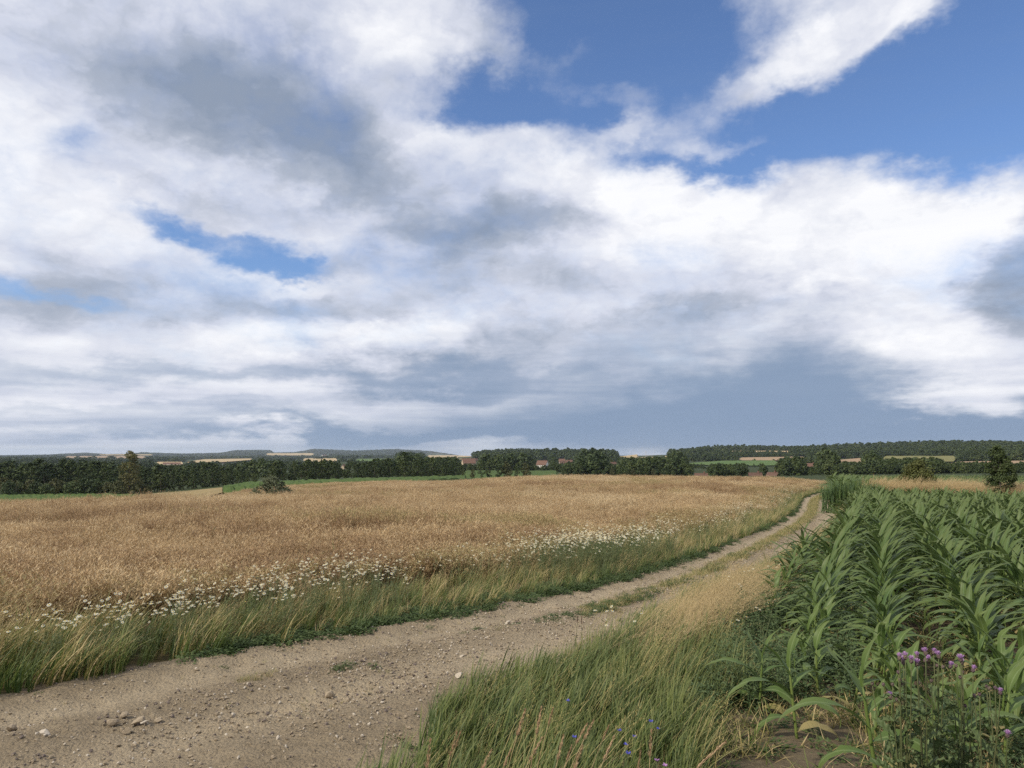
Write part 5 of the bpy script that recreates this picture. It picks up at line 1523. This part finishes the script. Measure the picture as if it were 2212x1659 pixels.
def woods(name, n_, px0, px1, r0, r1, thr, f_, h0, h1, label, wide=1.0, seed=80):
    px = rng.uniform(px0, px1, n_); r_ = np.sqrt(rng.uniform(r0 ** 2, r1 ** 2, n_))
    a = np.arctan((px - 1106) / FPX); x, y = np.sin(a) * r_, np.cos(a) * r_; z = H(x, y)
    k_ = vnoise(x, y, f_, seed) * .65 + vnoise(x, y, f_ * 4, seed + 1) * .35 > thr
    h = rng.uniform(h0, h1, n_)
    ux, uy = pix(x, y, z)
    h = h * (.7 + .6 * vnoise(x, y, f_ * 1.7, seed + 2))
    ok, h = clear(ux, uy, h, r_, .4 * wide)
    k_ &= ok
    x, y, z, h = x[k_], y[k_], z[k_], h[k_]; m_ = len(x)
    s_ = h / 10.
    return scatter(name, np.stack([x, y, z - .3], 1), rots(m_, .04), np.stack([s_ * wide, s_ * wide, s_], 1), rng.integers(0, 5, m_), LOWP, label, 'woodland')
woods('village_woodland', 11000, 820, 2260, 430, 1250, .27, .006, 5, 13, 'dark hedges and copses between the village and the hills')
woods('crest_hedges', 2600, 1130, 2230, 395, 560, .22, .012, 3.5, 8, 'row of hedge trees and scrub just over the brown crest', 1.0, 101)
woods('ridge_woodland', 17000, 840, 2300, 1250, 2480, .20, .003, 6, 17, 'dense dark forest covering the ridge along the skyline', 1.25, 84)
woods('plain_woodland', 5200, -60, 1000, 420, 2400, .47, .004, 5, 11, 'scattered hedges and trees on the plain behind the left-hand wood', 1.2, 88)
woods('distant_woodland', 5200, -60, 1080, 2400, 6500, .55, .0012, 9, 16, 'bluish far hedges and woods on the plain', 3.0, 92)
woods('hill_woodland', 7000, -60, 1080, 7600, 9700, .42, .0006, 8, 15, 'blue wooded hills along the left skyline', 5.0, 96)
for px, tp, wd in ((1078, 972, 1.0), (1092, 973, 1.0), (1112, 973, .6), (1148, 972, .9)):
    plant_tree(RND[0], 'skyline_tree', on(px, 2350), h_for(px, 2350, tp), wd, 'tree standing proud on the skyline left of the wooded knoll', 'tree', 'skyline trees')
# a lattice mast on the ridge
p = on(1394, 2000); hm = h_for(1394, 2000, 973)
mb = MB()
for sx, sy in ((1, 1), (1, -1), (-1, 1), (-1, -1)):
    tube(mb, [Vector((sx * 1.4, sy * 1.4, -1)), Vector((sx * .2, sy * .2, hm))], [.16, .10], 4)
for j in range(7):
    t0, t1 = j / 7, (j + 1) / 7; w0, w1 = 1.4 - 1.2 * t0, 1.4 - 1.2 * t1
    for (ax, ay, bx, by) in ((1, 1, 1, -1), (1, -1, -1, -1), (-1, -1, -1, 1), (-1, 1, 1, 1)):
        tube(mb, [Vector((ax * w0, ay * w0, hm * t0)), Vector((bx * w1, by * w1, hm * t1))], [.07, .07], 3)
tag(link('lattice_mast', mb.mesh('mast', plain_mat('galvanised_steel', (.45, .46, .47), (.38, .39, .4), .5)), loc=p), 'thin grey lattice mast on the wooded ridge', 'mast')

# ------------------------------------------------------------------ air
m = bpy.data.materials.new('haze_air'); m.use_nodes = True; nt = m.node_tree; nt.nodes.clear()
out = nt.nodes.new('ShaderNodeOutputMaterial'); pv = nt.nodes.new('ShaderNodeVolumePrincipled')
pv.inputs['Color'].default_value = (0.70, 0.80, 0.95, 1); pv.inputs['Density'].default_value = 4.5e-5; pv.inputs['Anisotropy'].default_value = 0.2
nt.links.new(pv.outputs[0], out.inputs['Volume'])
mb = MB(); zlo = float(min(v.co.z for v in g_me.vertices)) - 1.0
box(mb, -16600, 16600, -16600, 16600, zlo, 55.0)
tag(link('haze', mb.mesh('haze', m)), 'thin bluish summer haze lying over the whole valley', 'haze', kind='stuff')
